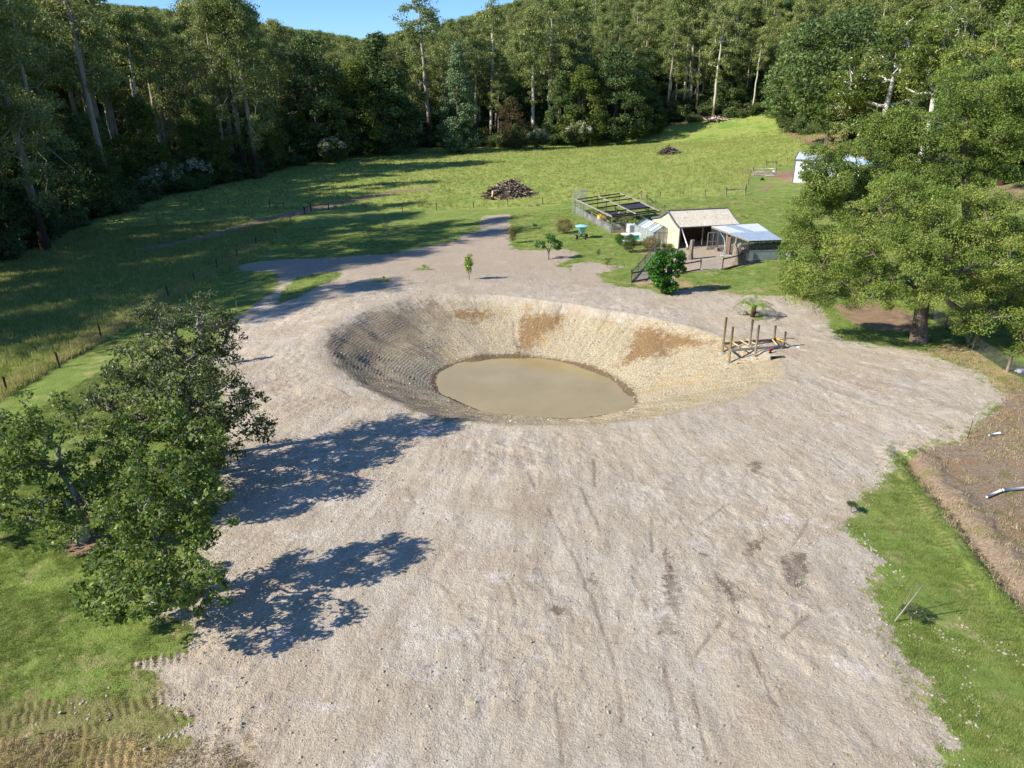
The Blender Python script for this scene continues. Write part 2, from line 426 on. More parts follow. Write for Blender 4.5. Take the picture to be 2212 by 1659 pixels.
m_clay = np.clip((1.0 - pt - .13 * sstep(.2, .9, np.sin(pa)) + .05 * fbm(pa * 6, pr * .3, 66, 3)) * 3 + .5, 0, 1)
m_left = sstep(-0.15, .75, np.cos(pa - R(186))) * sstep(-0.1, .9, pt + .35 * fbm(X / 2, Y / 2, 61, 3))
m_wet = np.exp(-np.clip(pt - .0, 0, None) / .05)
m_soil = many(W_soil, 1.8) + .06
m_rad = .5 + .5 * fbm(pa * 26 + .4 * fbm(X / 2, Y / 2, 68, 2), pr * .35, 67, 3)
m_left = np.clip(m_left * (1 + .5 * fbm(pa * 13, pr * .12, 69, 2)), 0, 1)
m_brown = soft(sdist(X, Y, W_brown), 1.2)
m_straw = many(W_straw, .8)
m_bare = many(W_bare, 1.2)
m_track = np.exp(-(ldist(X, Y, W_track[0]) / 2.5) ** 2) * 1.2
fan_a = np.arctan2(X - 3.0, 62.0 - Y); fan_r = np.hypot(X - 3.0, 62.0 - Y)
m_fan = .5 + .5 * sstep(21, 27, fan_r) * sstep(.0, .35, np.cos(fan_a)) * sstep(1.05, 1.3, pt) * fbm(fan_a * 34 + .5 * fbm(X / 6, Y / 6, 97, 2), fan_r * .22, 98, 4, .6)
m_scr = np.exp(-(scratch_d(X, Y) / .07) ** 2)
W_patch = poly_list = [poly_w(p) for p in [[(1425,1190),(1445,1185),(1465,1250),(1480,1330),(1450,1340),(1430,1290)],[(1395,1300),(1440,1310),(1470,1370),(1440,1400),(1410,1350)],[(1680,1200),(1740,1190),(1760,1240),(1720,1280),(1690,1250)],[(1540,1240),(1590,1260),(1620,1300),(1580,1310),(1550,1280)],
    [(1620,990),(1650,1000),(1640,1030),(1615,1015)],[(900,1430),(940,1440),(930,1470),(905,1460)],[(1270,1240),(1300,1250),(1295,1275),(1268,1265)],[(1180,1300),(1230,1310),(1220,1340),(1190,1335)],[(1600,1170),(1660,1160),(1650,1190),(1610,1200)],[(1500,1190),(1530,1200),(1520,1230)],[(1030,1430),(1060,1440),(1045,1460)]]]
m_patch = many(W_patch, .5)
W_tread = poly_w([(-300,1560),(0,1500),(150,1500),(230,1470),(300,1430),(420,1395),(440,1460),(470,1560),(560,1600),(600,1800),(-300,1800)])
m_tread = soft(sdist(X, Y, W_tread), 1.5)
m_arc = sstep(.05, .35, fbm(pa * 5, (pr - pq) * 1.1, 95, 3)) * np.exp(-((pt - 1.5) / .5) ** 2) * sstep(-.3, .5, np.cos(pa - R(190)))
m_track = np.maximum(m_track, .55 * np.exp(-(ldist(X, Y, poly_w([(20,625),(150,595),(260,560),(330,535)])) / 1.2) ** 2))
print('ground', nx, ny)

# ------------------------------------------------------------------ shader helpers
class NT:
    def __init__(s, name):
        s.m = bpy.data.materials.new(name); s.m.use_nodes = True; s.t = s.m.node_tree; s.n = s.t.nodes; s.l = s.t.links
        s.bsdf = s.n["Principled BSDF"]; s.out = s.n["Material Output"]
    def _in(s, sock, v):
        if v is None: return
        if isinstance(v, bpy.types.NodeSocket): s.l.new(v, sock)
        else:
            try: sock.default_value = v
            except Exception: sock.default_value = (v, v, v)
    def node(s, typ, ins=None, **props):
        n = s.n.new(typ)
        for k, v in props.items(): setattr(n, k, v)
        for k, v in (ins or {}).items(): s._in(n.inputs[k], v)
        return n
    def noise(s, scale, detail=4, rough=.55, vec=None, dist=0.0, out=0):
        n = s.node("ShaderNodeTexNoise", {"Scale": scale, "Detail": detail, "Roughness": rough, "Distortion": dist})
        s._in(n.inputs["Vector"], vec if vec is not None else s.pos())
        return n.outputs[out]
    def voro(s, scale, vec=None, feature='F1', out=0, rnd=1.0):
        n = s.node("ShaderNodeTexVoronoi", {"Scale": scale, "Randomness": rnd}, feature=feature)
        s._in(n.inputs["Vector"], vec if vec is not None else s.pos())
        return n.outputs[out]
    def pos(s):
        if not hasattr(s, '_p'): s._p = s.n.new("ShaderNodeNewGeometry").outputs["Position"]
        return s._p
    def obj(s):
        if not hasattr(s, '_o'): s._o = s.n.new("ShaderNodeTexCoord").outputs["Object"]
        return s._o
    def scl(s, vec, sc, rot=(0, 0, 0)):
        n = s.node("ShaderNodeMapping", {"Vector": vec, "Scale": sc, "Rotation": rot}); return n.outputs[0]
    def attr(s, name, out="Fac"): return s.node("ShaderNodeAttribute", attribute_name=name).outputs[out]
    def math(s, op, a, b=None, clamp=False, c=None):
        n = s.node("ShaderNodeMath", operation=op, use_clamp=clamp)
        s._in(n.inputs[0], a); s._in(n.inputs[1], b); s._in(n.inputs[2], c); return n.outputs[0]
    def mix(s, f, a, b, mode='MIX'):
        n = s.node("ShaderNodeMix", data_type='RGBA', blend_type=mode)
        s._in(n.inputs[0], f); s._in(n.inputs[6], a); s._in(n.inputs[7], b); return n.outputs[2]
    def ramp(s, f, stops, interp='LINEAR'):
        n = s.n.new("ShaderNodeValToRGB"); s._in(n.inputs[0], f); cr = n.color_ramp; cr.interpolation = interp
        while len(cr.elements) < len(stops): cr.elements.new(.5)
        for e, (p, c) in zip(cr.elements, stops):
            e.position = p; e.color = c if hasattr(c, '__len__') else (c, c, c, 1)
        return n.outputs[0]
    def step(s, f, a, b): return s.node("ShaderNodeMapRange", {0: f, 1: a, 2: b, 3: 0.0, 4: 1.0}, interpolation_type='SMOOTHSTEP').outputs[0]
    def bump(s, h, strength=.5, dist=.05, normal=None):
        n = s.node("ShaderNodeBump", {"Strength": strength, "Distance": dist, "Height": h, "Normal": normal}); return n.outputs[0]
    def done(s, col, rough=.9, normal=None, spec=.2, metal=0.0, **kw):
        s._in(s.bsdf.inputs["Base Color"], col); s._in(s.bsdf.inputs["Roughness"], rough); s._in(s.bsdf.inputs["Normal"], normal)
        s._in(s.bsdf.inputs["Specular IOR Level"], spec); s._in(s.bsdf.inputs["Metallic"], metal)
        for k, v in kw.items(): s._in(s.bsdf.inputs[k], v)
        return s.m
    def thick(s, col, trans=.35, rough=.6):
        """leaf: reflecting and letting light through"""
        s._in(s.bsdf.inputs["Base Color"], col); s._in(s.bsdf.inputs["Roughness"], rough); s.bsdf.inputs["Specular IOR Level"].default_value = .25
        tr = s.node("ShaderNodeBsdfTranslucent", {"Color": s.mix(.35, col, (.34, .38, .10, 1), 'MIX')})
        mx = s.node("ShaderNodeMixShader", {0: trans}); s.l.new(s.bsdf.outputs[0], mx.inputs[1]); s.l.new(tr.outputs[0], mx.inputs[2])
        s.l.new(mx.outputs[0], s.out.inputs[0]); return s.m

def ground_material():
    t = NT("ground")
    A = t.node("ShaderNodeSeparateColor", {0: t.attr("ma", "Color")}); B = t.node("ShaderNodeSeparateColor", {0: t.attr("mb", "Color")}); C = t.node("ShaderNodeSeparateColor", {0: t.attr("mc", "Color")})
    D = t.node("ShaderNodeSeparateColor", {0: t.attr("md", "Color")})
    dirt, pad, forest = A.outputs[0], A.outputs[1], A.outputs[2]
    clay, left, wet = B.outputs[0], B.outputs[1], B.outputs[2]
    soil, brown, straw = C.outputs[0], C.outputs[1], C.outputs[2]
    bare, track, patch = D.outputs[0], D.outputs[1], D.outputs[2]
    F_ = t.node("ShaderNodeSeparateColor", {0: t.attr("mf", "Color")}); scr_, arc_, rad_ = F_.outputs[0], F_.outputs[1], F_.outputs[2]
    H_ = t.node("ShaderNodeSeparateColor", {0: t.attr("mg", "Color")}); fan_, tread_, groove_ = H_.outputs[0], H_.outputs[1], H_.outputs[2]
    n_big = t.noise(.16, 4, .6); n_mid = t.noise(1.1, 5, .62); n_fine = t.noise(7.0, 6, .68); n_vf = t.noise(38, 3, .6); n_patch = t.noise(.5, 3, .6)
    n_edge = t.noise(2.6, 8, .68)
    n_low = t.noise(.7, 4, .6)
    def mask(m, k=.9, s=.06):
        v = t.math('ADD', m, t.math('MULTIPLY', t.math('SUBTRACT', t.math('ADD', t.math('MULTIPLY', n_edge, .6), t.math('MULTIPLY', n_low, .5)), .55), k * 1.7)); return t.step(v, .5 - s, .5 + s)
    # lawn
    lawn = t.ramp(n_mid, [(.2, S(94, 112, 54)), (.5, S(118, 134, 64)), (.75, S(138, 150, 78))])
    lawn = t.mix(t.step(n_big, .52, .72), lawn, S(146, 142, 86))
    lawn = t.mix(t.math('MULTIPLY', t.step(n_vf, .45, .75), .4), lawn, S(72, 96, 42))
    mow = t.noise(1.0, 2, .5, t.scl(t.pos(), (.25, 1.6, 1), (0, 0, R(-20))))
    lawn = t.mix(t.math('MULTIPLY', t.step(t.noise(.55, 6, .68), .53, .66), .8), lawn, S(160, 146, 104))
    lawn = t.mix(t.math('MULTIPLY', t.step(mow, .45, .65), .35), lawn, S(128, 148, 62))
    # long paddock grass: streaks of dry seed heads
    pg = t.ramp(n_mid, [(.25, S(100, 122, 54)), (.5, S(130, 146, 66)), (.75, S(156, 162, 86))])
    dry = t.noise(.55, 6, .65, t.scl(t.pos(), (1, 2.2, 1), (0, 0, R(12))))
    pg = t.mix(t.math('MULTIPLY', t.step(dry, .40, .72), .75), pg, S(176, 172, 104))
    pg = t.mix(t.math('MULTIPLY', t.step(t.noise(.09, 4, .6), .54, .66), .75), pg, S(96, 134, 54))
    pg = t.mix(t.math('MULTIPLY', t.step(n_fine, .5, .7), .35), pg, S(78, 98, 40))
    col = t.mix(mask(pad, .3), lawn, pg)
    # forest floor
    ff = t.ramp(n_mid, [(.3, S(44, 40, 26)), (.6, S(66, 62, 36)), (.8, S(60, 74, 34))])
    col = t.mix(t.math('MULTIPLY', mask(tread_, 2.0, .2), .6), col, t.ramp(n_fine, [(.3, S(112, 96, 66)), (.55, S(146, 128, 92)), (.75, S(120, 118, 62))]))
    # bare and track earth
    be = t.ramp(n_mid, [(.3, S(128, 104, 80)), (.7, S(158, 134, 106))])
    col = t.mix(mask(bare, .5), col, be)
    col = t.mix(mask(track, .8, .14), col, t.ramp(n_mid, [(.3, S(118, 100, 76)), (.7, S(156, 138, 108))]))
    st = t.ramp(t.noise(9, 6, .7, t.scl(t.pos(), (1, 3, 1), (0, 0, .5))), [(.3, S(122, 100, 62)), (.5, S(166, 144, 98)), (.7, S(196, 176, 130))])
    st = t.mix(t.math('MULTIPLY', t.step(n_patch, .48, .62), .7), st, S(108, 106, 52))
    col = t.mix(mask(straw, .9, .12), col, st)
    # brown churned ground with old straw
    nb = t.noise(5.5, 7, .72, t.scl(t.pos(), (1, 2.6, 1), (0, 0, -.25)), .6)
    br = t.ramp(nb, [(.3, S(94, 78, 62)), (.45, S(128, 110, 90)), (.6, S(154, 138, 114)), (.75, S(188, 174, 148))])
    br = t.mix(t.math('MULTIPLY', t.step(n_patch, .5, .66), .5), br, S(148, 112, 78))
    br = t.mix(t.math('MULTIPLY', t.step(t.noise(.8, 5, .6), .55, .63), .6), br, S(112, 108, 60))
    col = t.mix(mask(brown, .5), col, br)
    # dirt
    smear = t.noise(1.6, 7, .68, t.scl(t.pos(), (1.0, .33, 1), (0, 0, .35)), .5)
    d1 = t.ramp(smear, [(.25, S(142, 129, 109)), (.42, S(172, 159, 138)), (.6, S(189, 177, 156)), (.8, S(208, 198, 179))])
    d1 = t.mix(t.math('MULTIPLY', t.step(n_big, .42, .60), .55), d1, S(178, 160, 132))
    d1 = t.mix(t.math('MULTIPLY', t.step(t.noise(.28, 5, .62), .52, .62), .5), d1, S(160, 140, 114))
    d1 = t.mix(t.math('MULTIPLY', arc_, .5), d1, S(206, 186, 154))
    pm = t.math('ADD', patch, t.math('MULTIPLY', t.math('SUBTRACT', t.noise(3.0, 7, .75), .5), 2.2))
    d1 = t.mix(t.math('MULTIPLY', t.step(pm, .5, .78), .85), d1, S(96, 80, 62))
    d1 = t.mix(t.math('MULTIPLY', t.math('MULTIPLY', scr_, t.step(n_mid, .3, .55)), .75), d1, S(104, 88, 70))
    d1 = t.mix(t.math('MULTIPLY', t.step(t.noise(.9, 8, .72), .60, .70), .65), d1, S(122, 98, 74))
    d1 = t.mix(t.math('MULTIPLY', t.step(t.noise(.45, 8, .7, t.scl(t.pos(), (1, 1.5, 1))), .56, .66), .7), d1, S(206, 196, 184))
    vf = t.voro(22, out=1); vfs = t.node("ShaderNodeSeparateColor", {0: vf}).outputs[0]
    d1 = t.mix(t.math('MULTIPLY', t.step(fan_, .54, .80), .30), d1, S(132, 114, 92)); d1 = t.mix(t.math('MULTIPLY', t.step(fan_, .46, .24), .26), d1, S(212, 199, 178))
    d1 = t.mix(.16, d1, t.ramp(vfs, [(0, S(116, 104, 92)), (.5, S(180, 164, 146)), (1, S(226, 216, 202))]))
    d1 = t.mix(t.math('MULTIPLY', t.step(t.noise(5.0, 6, .75), .57, .66), .45), d1, S(122, 106, 86))
    d1 = t.mix(t.math('MULTIPLY', t.step(t.noise(11, 4, .7), .60, .70), .5), d1, S(108, 94, 78))
    # furrows scraped by the blade: long thin dark lines
    ln = t.noise(1.0, 4, .6, t.scl(t.pos(), (3.2, .45, 1), (0, 0, R(-9))), .9)
    d1 = t.mix(t.math('MULTIPLY', t.step(ln, .58, .68), .28), d1, S(136, 116, 92))
    far = t.node("ShaderNodeSeparateXYZ", {0: t.pos()}).outputs[1]
    d1 = t.mix(t.math('MULTIPLY', t.step(far, 60, 80), .75), d1, t.ramp(n_fine, [(.3, S(150, 133, 112)), (.7, S(180, 163, 140))]))
    dm = mask(dirt, 1.7, .06)
    col = t.mix(dm, col, d1)
    # sparse weeds coming back at the dirt's edge
    # clay in the pond
    cr = t.voro(5.5, t.pos(), 'DISTANCE_TO_EDGE'); cr2 = t.voro(13, t.pos(), 'DISTANCE_TO_EDGE')
    cl = t.ramp(n_fine, [(.25, S(150, 136, 110)), (.5, S(184, 170, 140)), (.75, S(206, 194, 166))])
    cl = t.mix(t.math('MULTIPLY', t.step(n_patch, .5, .68), .5), cl, S(190, 164, 116))
    cl = t.mix(t.math('MULTIPLY', t.step(cr, .06, 0), .7), cl, S(104, 86, 60))
    cl = t.mix(t.math('MULTIPLY', t.math('MULTIPLY', t.step(rad_, .52, .76), t.step(n_mid, .38, .62)), .5), cl, S(160, 136, 96))
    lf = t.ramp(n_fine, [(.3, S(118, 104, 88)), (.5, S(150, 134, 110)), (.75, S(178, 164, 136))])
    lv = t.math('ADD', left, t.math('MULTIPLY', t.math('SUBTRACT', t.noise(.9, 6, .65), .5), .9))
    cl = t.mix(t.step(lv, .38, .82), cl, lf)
    so = t.ramp(n_fine, [(.3, S(112, 84, 52)), (.6, S(146, 114, 76)), (.8, S(172, 140, 100))])
    sm = t.math('ADD', soil, t.math('MULTIPLY', t.math('SUBTRACT', t.noise(1.8, 8, .7), .5), 1.2))
    cl = t.mix(t.math('MULTIPLY', t.step(sm, .5, .8), .85), cl, so)
    cl = t.mix(t.math('MULTIPLY', t.step(t.math('ADD', wet, t.math('MULTIPLY', t.math('SUBTRACT', n_edge, .5), 1.0)), .2, .6), .8), cl, S(98, 78, 54))
    cm = t.math('ADD', clay, t.math('MULTIPLY', t.math('SUBTRACT', t.noise(.9, 8, .72), .5), 2.2))
    col = t.mix(t.step(cm, .42, .62), col, cl)
    col = t.mix(mask(forest, .6, .2), col, ff)
    col = t.mix(t.math('MULTIPLY', groove_, .8), col, S(84, 68, 48))
    # relief
    hb = t.math('MULTIPLY', n_fine, .6)
    hb = t.math('ADD', hb, t.math('MULTIPLY', n_vf, .16))
    hb = t.math('ADD', hb, t.math('MULTIPLY', t.voro(16), -.12)); hb = t.math('ADD', hb, t.math('MULTIPLY', t.math('MULTIPLY', fan_, dirt), .5))
    hb = t.math('ADD', hb, t.math('MULTIPLY', t.noise(2.4, 6, .65), .5))
    hb = t.math('ADD', hb, t.math('MULTIPLY', t.math('MULTIPLY', t.step(cr, .06, 0), clay), -.25))
    nrm = t.bump(hb, .9, .13)
    return t.done(col, .95, nrm, .1)
MG = ground_material()
me = np_mesh("ground", V, [quads], MG, True)
def cattr(name, a, b, c):
    at = me.color_attributes.new(name, 'FLOAT_COLOR', 'POINT')
    at.data.foreach_set("color", np.stack([a, b, c, np.ones(len(X))], 1).astype(np.float32).ravel())
cattr("ma", m_dirt, m_pad, m_forest); cattr("mb", m_clay, m_left, m_wet); cattr("mc", m_soil, m_brown, m_straw); cattr("md", m_bare, m_track, m_patch); cattr("mf", m_scr, m_arc, m_rad); _cm, _cr = cleats(X, Y); cattr("mg", m_fan, m_tread, _cm * sstep(.55, .15, _cr))
ground = link_mesh("ground", me)
tag(ground, kind='structure')

# water
t = NT("muddy_water")
wc = t.ramp(t.noise(.35, 4, .6), [(.3, S(150, 133, 90)), (.7, S(161, 144, 101))])
M_water = t.done(wc, .10, t.bump(t.noise(3.5, 5, .6, t.scl(t.pos(), (1, 2.2, 1))), .5, .012), .5)
ang = np.linspace(0, 2 * np.pi, 96, endpoint=False)
rr = _circ(np.arctan2(np.sin(ang), np.cos(ang)), _wa, _wr) * 1.12
wv = [(PC[0], PC[1], WATER_Z)]
for q in (.4, .8, 1.0):
    wv += [(PC[0] + math.cos(a) * r * q, PC[1] + math.sin(a) * r * q, WATER_Z) for a, r in zip(ang, rr)]
wf3 = [(0, 1 + i, 1 + (i + 1) % 96) for i in range(96)]
wf4 = [(1 + k * 96 + i, 1 + (k + 1) * 96 + i, 1 + (k + 1) * 96 + (i + 1) % 96, 1 + k * 96 + (i + 1) % 96) for k in range(2) for i in range(96)]
water = link_mesh("water", np_mesh("water", wv, [wf3, wf4], M_water, True))
tag(water, kind='structure')
# ------------------------------------------------------------------ plant materials
def leaf_mat(name, stops, trans=.3, rough=.55, vary=.25, patch=0.0):
    t = NT(name)
    oi = t.node("ShaderNodeObjectInfo").outputs["Random"]
    tone = t.math('ADD', t.attr("tone"), t.math('MULTIPLY', t.math('SUBTRACT', oi, .5), vary))
    if patch: tone = t.math('ADD', tone, t.math('MULTIPLY', t.math('SUBTRACT', t.math('ADD', t.noise(.35, 4, .6), t.noise(1.7, 3, .6)), 1.0), patch))
    c = t.ramp(tone, stops)
    return t.thick(c, trans, rough)
ML = {
 'gum': leaf_mat("gum_leaves", [(0, S(78, 94, 48)), (.4, S(116, 130, 66)), (.75, S(154, 160, 90)), (1, S(186, 180, 112))], .25),
 'dark': leaf_mat("dark_wattle_leaves", [(0, S(50, 70, 38)), (.5, S(82, 104, 54)), (1, S(118, 136, 72))], .2),
 'olive': leaf_mat("olive_wattle_leaves", [(0, S(64, 84, 34)), (.5, S(102, 118, 46)), (1, S(142, 148, 66))], .3),
 'pale': leaf_mat("pale_cypress_leaves", [(0, S(78, 100, 66)), (.5, S(112, 134, 90)), (1, S(142, 158, 112))], .2),
 'brown': leaf_mat("brown_leaves", [(0, S(66, 58, 38)), (.5, S(92, 80, 52)), (1, S(116, 100, 64))], .2),
 'near_wattle': leaf_mat("wattle_leaves", [(0, S(84, 104, 42)), (.45, S(116, 136, 58)), (.85, S(148, 160, 76)), (.98, S(178, 174, 82)), (1, S(180, 146, 68))], .32),
 'fruit': leaf_mat("fruit_tree_leaves", [(0, S(58, 78, 34)), (.4, S(88, 112, 46)), (.75, S(132, 152, 70)), (1, S(178, 184, 112))], .35, .46),
 'fruit_grey': leaf_mat("old_fruit_tree_leaves", [(0, S(50, 66, 36)), (.5, S(86, 98, 56)), (1, S(142, 146, 92))], .25, .4),
 'lime': leaf_mat("young_leaves", [(0, S(96, 130, 40)), (.5, S(140, 166, 66)), (1, S(196, 206, 112))], .4),
 'ivy': leaf_mat("glossy_leaves", [(0, S(34, 76, 22)), (.5, S(56, 112, 30)), (1, S(98, 150, 48))], .25, .35),
 'shrub': leaf_mat("shrub_leaves", [(0, S(54, 66, 36)), (.5, S(86, 100, 54)), (1, S(120, 128, 74))], .25),
 'fern': leaf_mat("fern_fronds", [(0, S(78, 112, 36)), (.5, S(116, 148, 48)), (1, S(152, 176, 66))], .4),
 'flower': leaf_mat("cream_flowers", [(0, S(150, 150, 118)), (1, S(206, 202, 172))], .2),
 'redflower': leaf_mat("red_flowers", [(0, S(150, 40, 34)), (1, S(204, 66, 52))], .2),
 'pinkish': leaf_mat("reddish_shrub_leaves", [(0, S(88, 96, 48)), (.6, S(128, 122, 72)), (1, S(164, 120, 92))], .25),
 'yellow': leaf_mat("yellow_flowers", [(0, S(206, 170, 30)), (1, S(240, 200, 60))], .2),
 'straw': leaf_mat("dead_leaves", [(0, S(140, 112, 72)), (1, S(196, 168, 120))], .2),
}
def bark_mat(name, lo, hi, base=None, blen=6.0, scale=1.0):
    t = NT(name)
    n = t.noise(1.4 * scale, 6, .65, t.scl(t.obj(), (1, 1, .18)))
    c = t.ramp(n, [(.3, lo), (.65, hi)])
    if base:
        z = t.node("ShaderNodeSeparateXYZ", {0: t.obj()}).outputs[2]
        m = t.math('ADD', z, t.math('MULTIPLY', t.math('SUBTRACT', t.noise(.5, 4, .6, t.obj()), .5), blen * .8))
        c = t.mix(t.step(m, blen * 1.5, blen * .7), c, base)
    b = t.noise(5 * scale, 5, .7, t.scl(t.obj(), (1, 1, .15)))
    return t.done(c, .9, t.bump(b, .8, .06), .15)
MB_ = {
 'gum': bark_mat("gum_bark", S(124, 114, 98), S(176, 166, 148), S(70, 54, 42), 9),
 'white': bark_mat("pale_gum_bark", S(158, 148, 130), S(204, 196, 180), S(96, 78, 60), 5),
 'limb': bark_mat("white_limb_bark", S(178, 172, 158), S(216, 210, 198)),
 'dark': bark_mat("dark_bark", S(60, 50, 40), S(88, 76, 62)),
 'wattle': bark_mat("wattle_bark", S(70, 60, 50), S(128, 114, 98)),
 'grey': bark_mat("lichen_grey_bark", S(96, 90, 80), S(160, 154, 142), scale=3),
 'fern': bark_mat("fern_trunk_fibre", S(46, 30, 20), S(84, 58, 38), scale=4),
}

# ------------------------------------------------------------------ generators
def skeleton(seed, root_pts, targets, jitter=.12, seg=2, up=0.0):
    """root_pts: list of points up the trunk. targets joined one by one to the nearest point of the growing tree."""
    rs = np.random.RandomState(seed)
    P = [np.array(p, float) for p in root_pts]; par = [-1] + list(range(len(P) - 1))
    dist = [0.0]
    for i in range(1, len(P)): dist.append(dist[-1] + np.linalg.norm(P[i] - P[i - 1]))
    start_free = max(1, len(P) // 2 if len(P) > 3 else 1)
    T = np.array(targets, float); o = np.argsort(np.linalg.norm(T - P[-1], axis=1)); tips = []
    for t in T[o]:
        A = np.array(P[start_free:]); d = np.linalg.norm(A - t, axis=1) + .25 * np.array(dist[start_free:])
        d = d + up * np.maximum(0, A[:, 2] - t[2] + .0)
        j = int(np.argmin(d)) + start_free
        a = P[j]; L = np.linalg.norm(t - a); k = seg; last = j
        for s in range(1, k + 1):
            f = s / k
            p = a + (t - a) * f
            if s < k: p = p + rs.normal(0, jitter * L, 3) + np.array([0, 0, -.06 * L * (up > 0)])
            P.append(p); par.append(last); dist.append(dist[last] + np.linalg.norm(p - P[last])); last = len(P) - 1
        tips.append(last)
    n = len(P); w = np.zeros(n)
    for i in tips: w[i] += 1
    for i in range(n - 1, 0, -1): w[par[i]] += w[i]
    return np.array(P), par, w, tips

def skel_mesh(name, P, par, w, r_trunk, r_tip, mat, power=.5, flare=1.35, n_root=1, min_r=0.0, sides=6, taper=0.0):
    W = w[0]; r = r_tip + (r_trunk - r_tip) * (np.maximum(w, .3) / W) ** power
    if taper: r = r * (1 - taper * np.clip(P[:, 2] / P[:, 2].max(), 0, 1))
    r = np.maximum(r, min_r)
    child = {}
    for i, p in enumerate(par):
        if p >= 0: child.setdefault(p, []).append(i)
    verts = []; faces = []
    # strands: follow the thickest child
    stack = [(0, None)]
    while stack:
        i, pre = stack.pop()
        chain = ([pre] if pre is not None else []) + [i]
        cur = i
        while cur in child:
            cs = sorted(child[cur], key=lambda c: -w[c])
            for c in cs[1:]: stack.append((c, cur))
            cur = cs[0]; chain.append(cur)
        if len(chain) < 2: continue
        pts = P[chain]; rad = r[chain].copy()
        if pre is not None: rad[0] = min(rad[0], rad[1] * 1.25)
        else: rad[0] *= flare
        rad[-1] *= .5
        # ring frames
        n = sides if rad.max() > .05 else max(3, sides - 2)
        tan = np.gradient(pts, axis=0); tan /= np.linalg.norm(tan, axis=1)[:, None] + 1e-9
        ref = np.array([1.0, 0, 0]) if abs(tan[0][0]) < .8 else np.array([0, 1.0, 0])
        base = len(verts)
        for k in range(len(pts)):
            a = np.cross(tan[k], ref); a /= np.linalg.norm(a) + 1e-9; b = np.cross(tan[k], a)
            ref = np.cross(a, tan[k]) * -1 if False else ref
            for q in range(n):
                th = 2 * math.pi * q / n
                verts.append(pts[k] + (a * math.cos(th) + b * math.sin(th)) * rad[k])
        for k in range(len(pts) - 1):
            for q in range(n):
                q2 = (q + 1) % n
                faces.append((base + k * n + q, base + k * n + q2, base + (k + 1) * n + q2, base + (k + 1) * n + q))
    return np_mesh(name, verts, [faces], mat, True)

def leaves(name, centers, radii, per, size, mat, seed=0, aspect=.5, up=.35, outw=.7, fold=False, shell=.5, tone_clump=.45, hang=0.0):
    """centers (n,3); radii (n,) or (n,3); leaf quads spread through each clump"""
    rs = np.random.RandomState(seed)
    C = np.asarray(centers, float); n = len(C)
    Rr = np.asarray(radii, float)
    if Rr.ndim == 1: Rr = np.stack([Rr, Rr, Rr * .75], 1)
    per = np.broadcast_to(np.asarray(per), (n,)).astype(int)
    ci = np.repeat(np.arange(n), per); N = len(ci)
    d = rs.normal(size=(N, 3)); d /= np.linalg.norm(d, axis=1)[:, None]
    rad = rs.rand(N) ** (1 / 3.0); rad = shell + (1 - shell) * rad if shell < 1 else rad
    rad *= .75 + .5 * rs.rand(N)
    pos = C[ci] + d * Rr[ci] * rad[:, None]
    nrm = rs.normal(size=(N, 3)) * .75 + d * outw + np.array([0, 0, up]); nrm /= np.linalg.norm(nrm, axis=1)[:, None]
    t = rs.normal(size=(N, 3)) + np.array([0, 0, -hang]); t -= nrm * (t * nrm).sum(1)[:, None]; t /= np.linalg.norm(t, axis=1)[:, None] + 1e-9
    b = np.cross(nrm, t)
    L = size * (.6 + .8 * rs.rand(N))[:, None]; Wd = L * aspect
    v = np.stack([pos - t * L / 2, pos + b * Wd / 2 - t * L * .05, pos + t * L / 2, pos - b * Wd / 2 - t * L * .05], 1).reshape(-1, 3)
    f = np.arange(N * 4).reshape(N, 4)
    me = np_mesh(name, v, [f], mat, False)
    tc = rs.rand(n)
    tone = np.clip(tc[ci] * tone_clump + rs.rand(N) * (1 - tone_clump) * .9 + .02, 0, 1)
    face_attr(me, "tone", tone)
    return me

def ellipsoid_pts(rs, c, r, n, shell=.55):
    d = rs.normal(size=(n, 3)); d /= np.linalg.norm(d, axis=1)[:, None]
    q = shell + (1 - shell) * rs.rand(n) ** .5
    return np.array(c) + d * np.array(r) * q[:, None]

def gum_kind(seed, H=45, crown0=.42, rad=7.5, K=46, per=95, leaf=.62, r_tr=.62, bark='gum', mat='gum', clump=1.9, lean=.03):
    rs = np.random.RandomState(seed)
    lx, ly = rs.normal(0, lean, 2) * H
    nn = 12
    tr = [np.array([lx * (i / nn) ** 1.5 + rs.normal(0, .12), ly * (i / nn) ** 1.5 + rs.normal(0, .12), H * .92 * i / nn]) for i in range(nn + 1)]
    T = []
    for k in range(K):
        f = crown0 + (1 - crown0) * rs.rand() ** .8
        rr = rad * (math.sin(math.pi * min(1, (f - crown0) / (1 - crown0) * .82 + .16)) ** .7) * (.35 + .75 * rs.rand())
        a = rs.rand() * 6.283
        T.append([lx * f + rr * math.cos(a), ly * f + rr * math.sin(a), H * f + rs.normal(0, 1)])
    P, par, w, tips = skeleton(seed, tr, T, .10, 3, up=-.35)
    tm = skel_mesh("trunk", P, par, w, r_tr, .05, MB_[bark], .62, 1.5, sides=7, taper=.5)
    # narrow the trunk upwards
    C = P[tips]; rad_ = clump * (.6 + .7 * rs.rand(len(C)))
    extra = P[[par[t_] for t_ in tips]]
    m = rs.rand(len(extra)) < .6
    C = np.concatenate([C, extra[m]]); rad_ = np.concatenate([rad_, clump * .7 * np.ones(m.sum())])
    cm = leaves("crown", C, np.stack([rad_ * 1.15, rad_ * 1.15, rad_ * .75], 1), per, leaf, ML[mat], seed, .45, .45, .6, shell=.25, hang=.8)
    return tm, cm, H

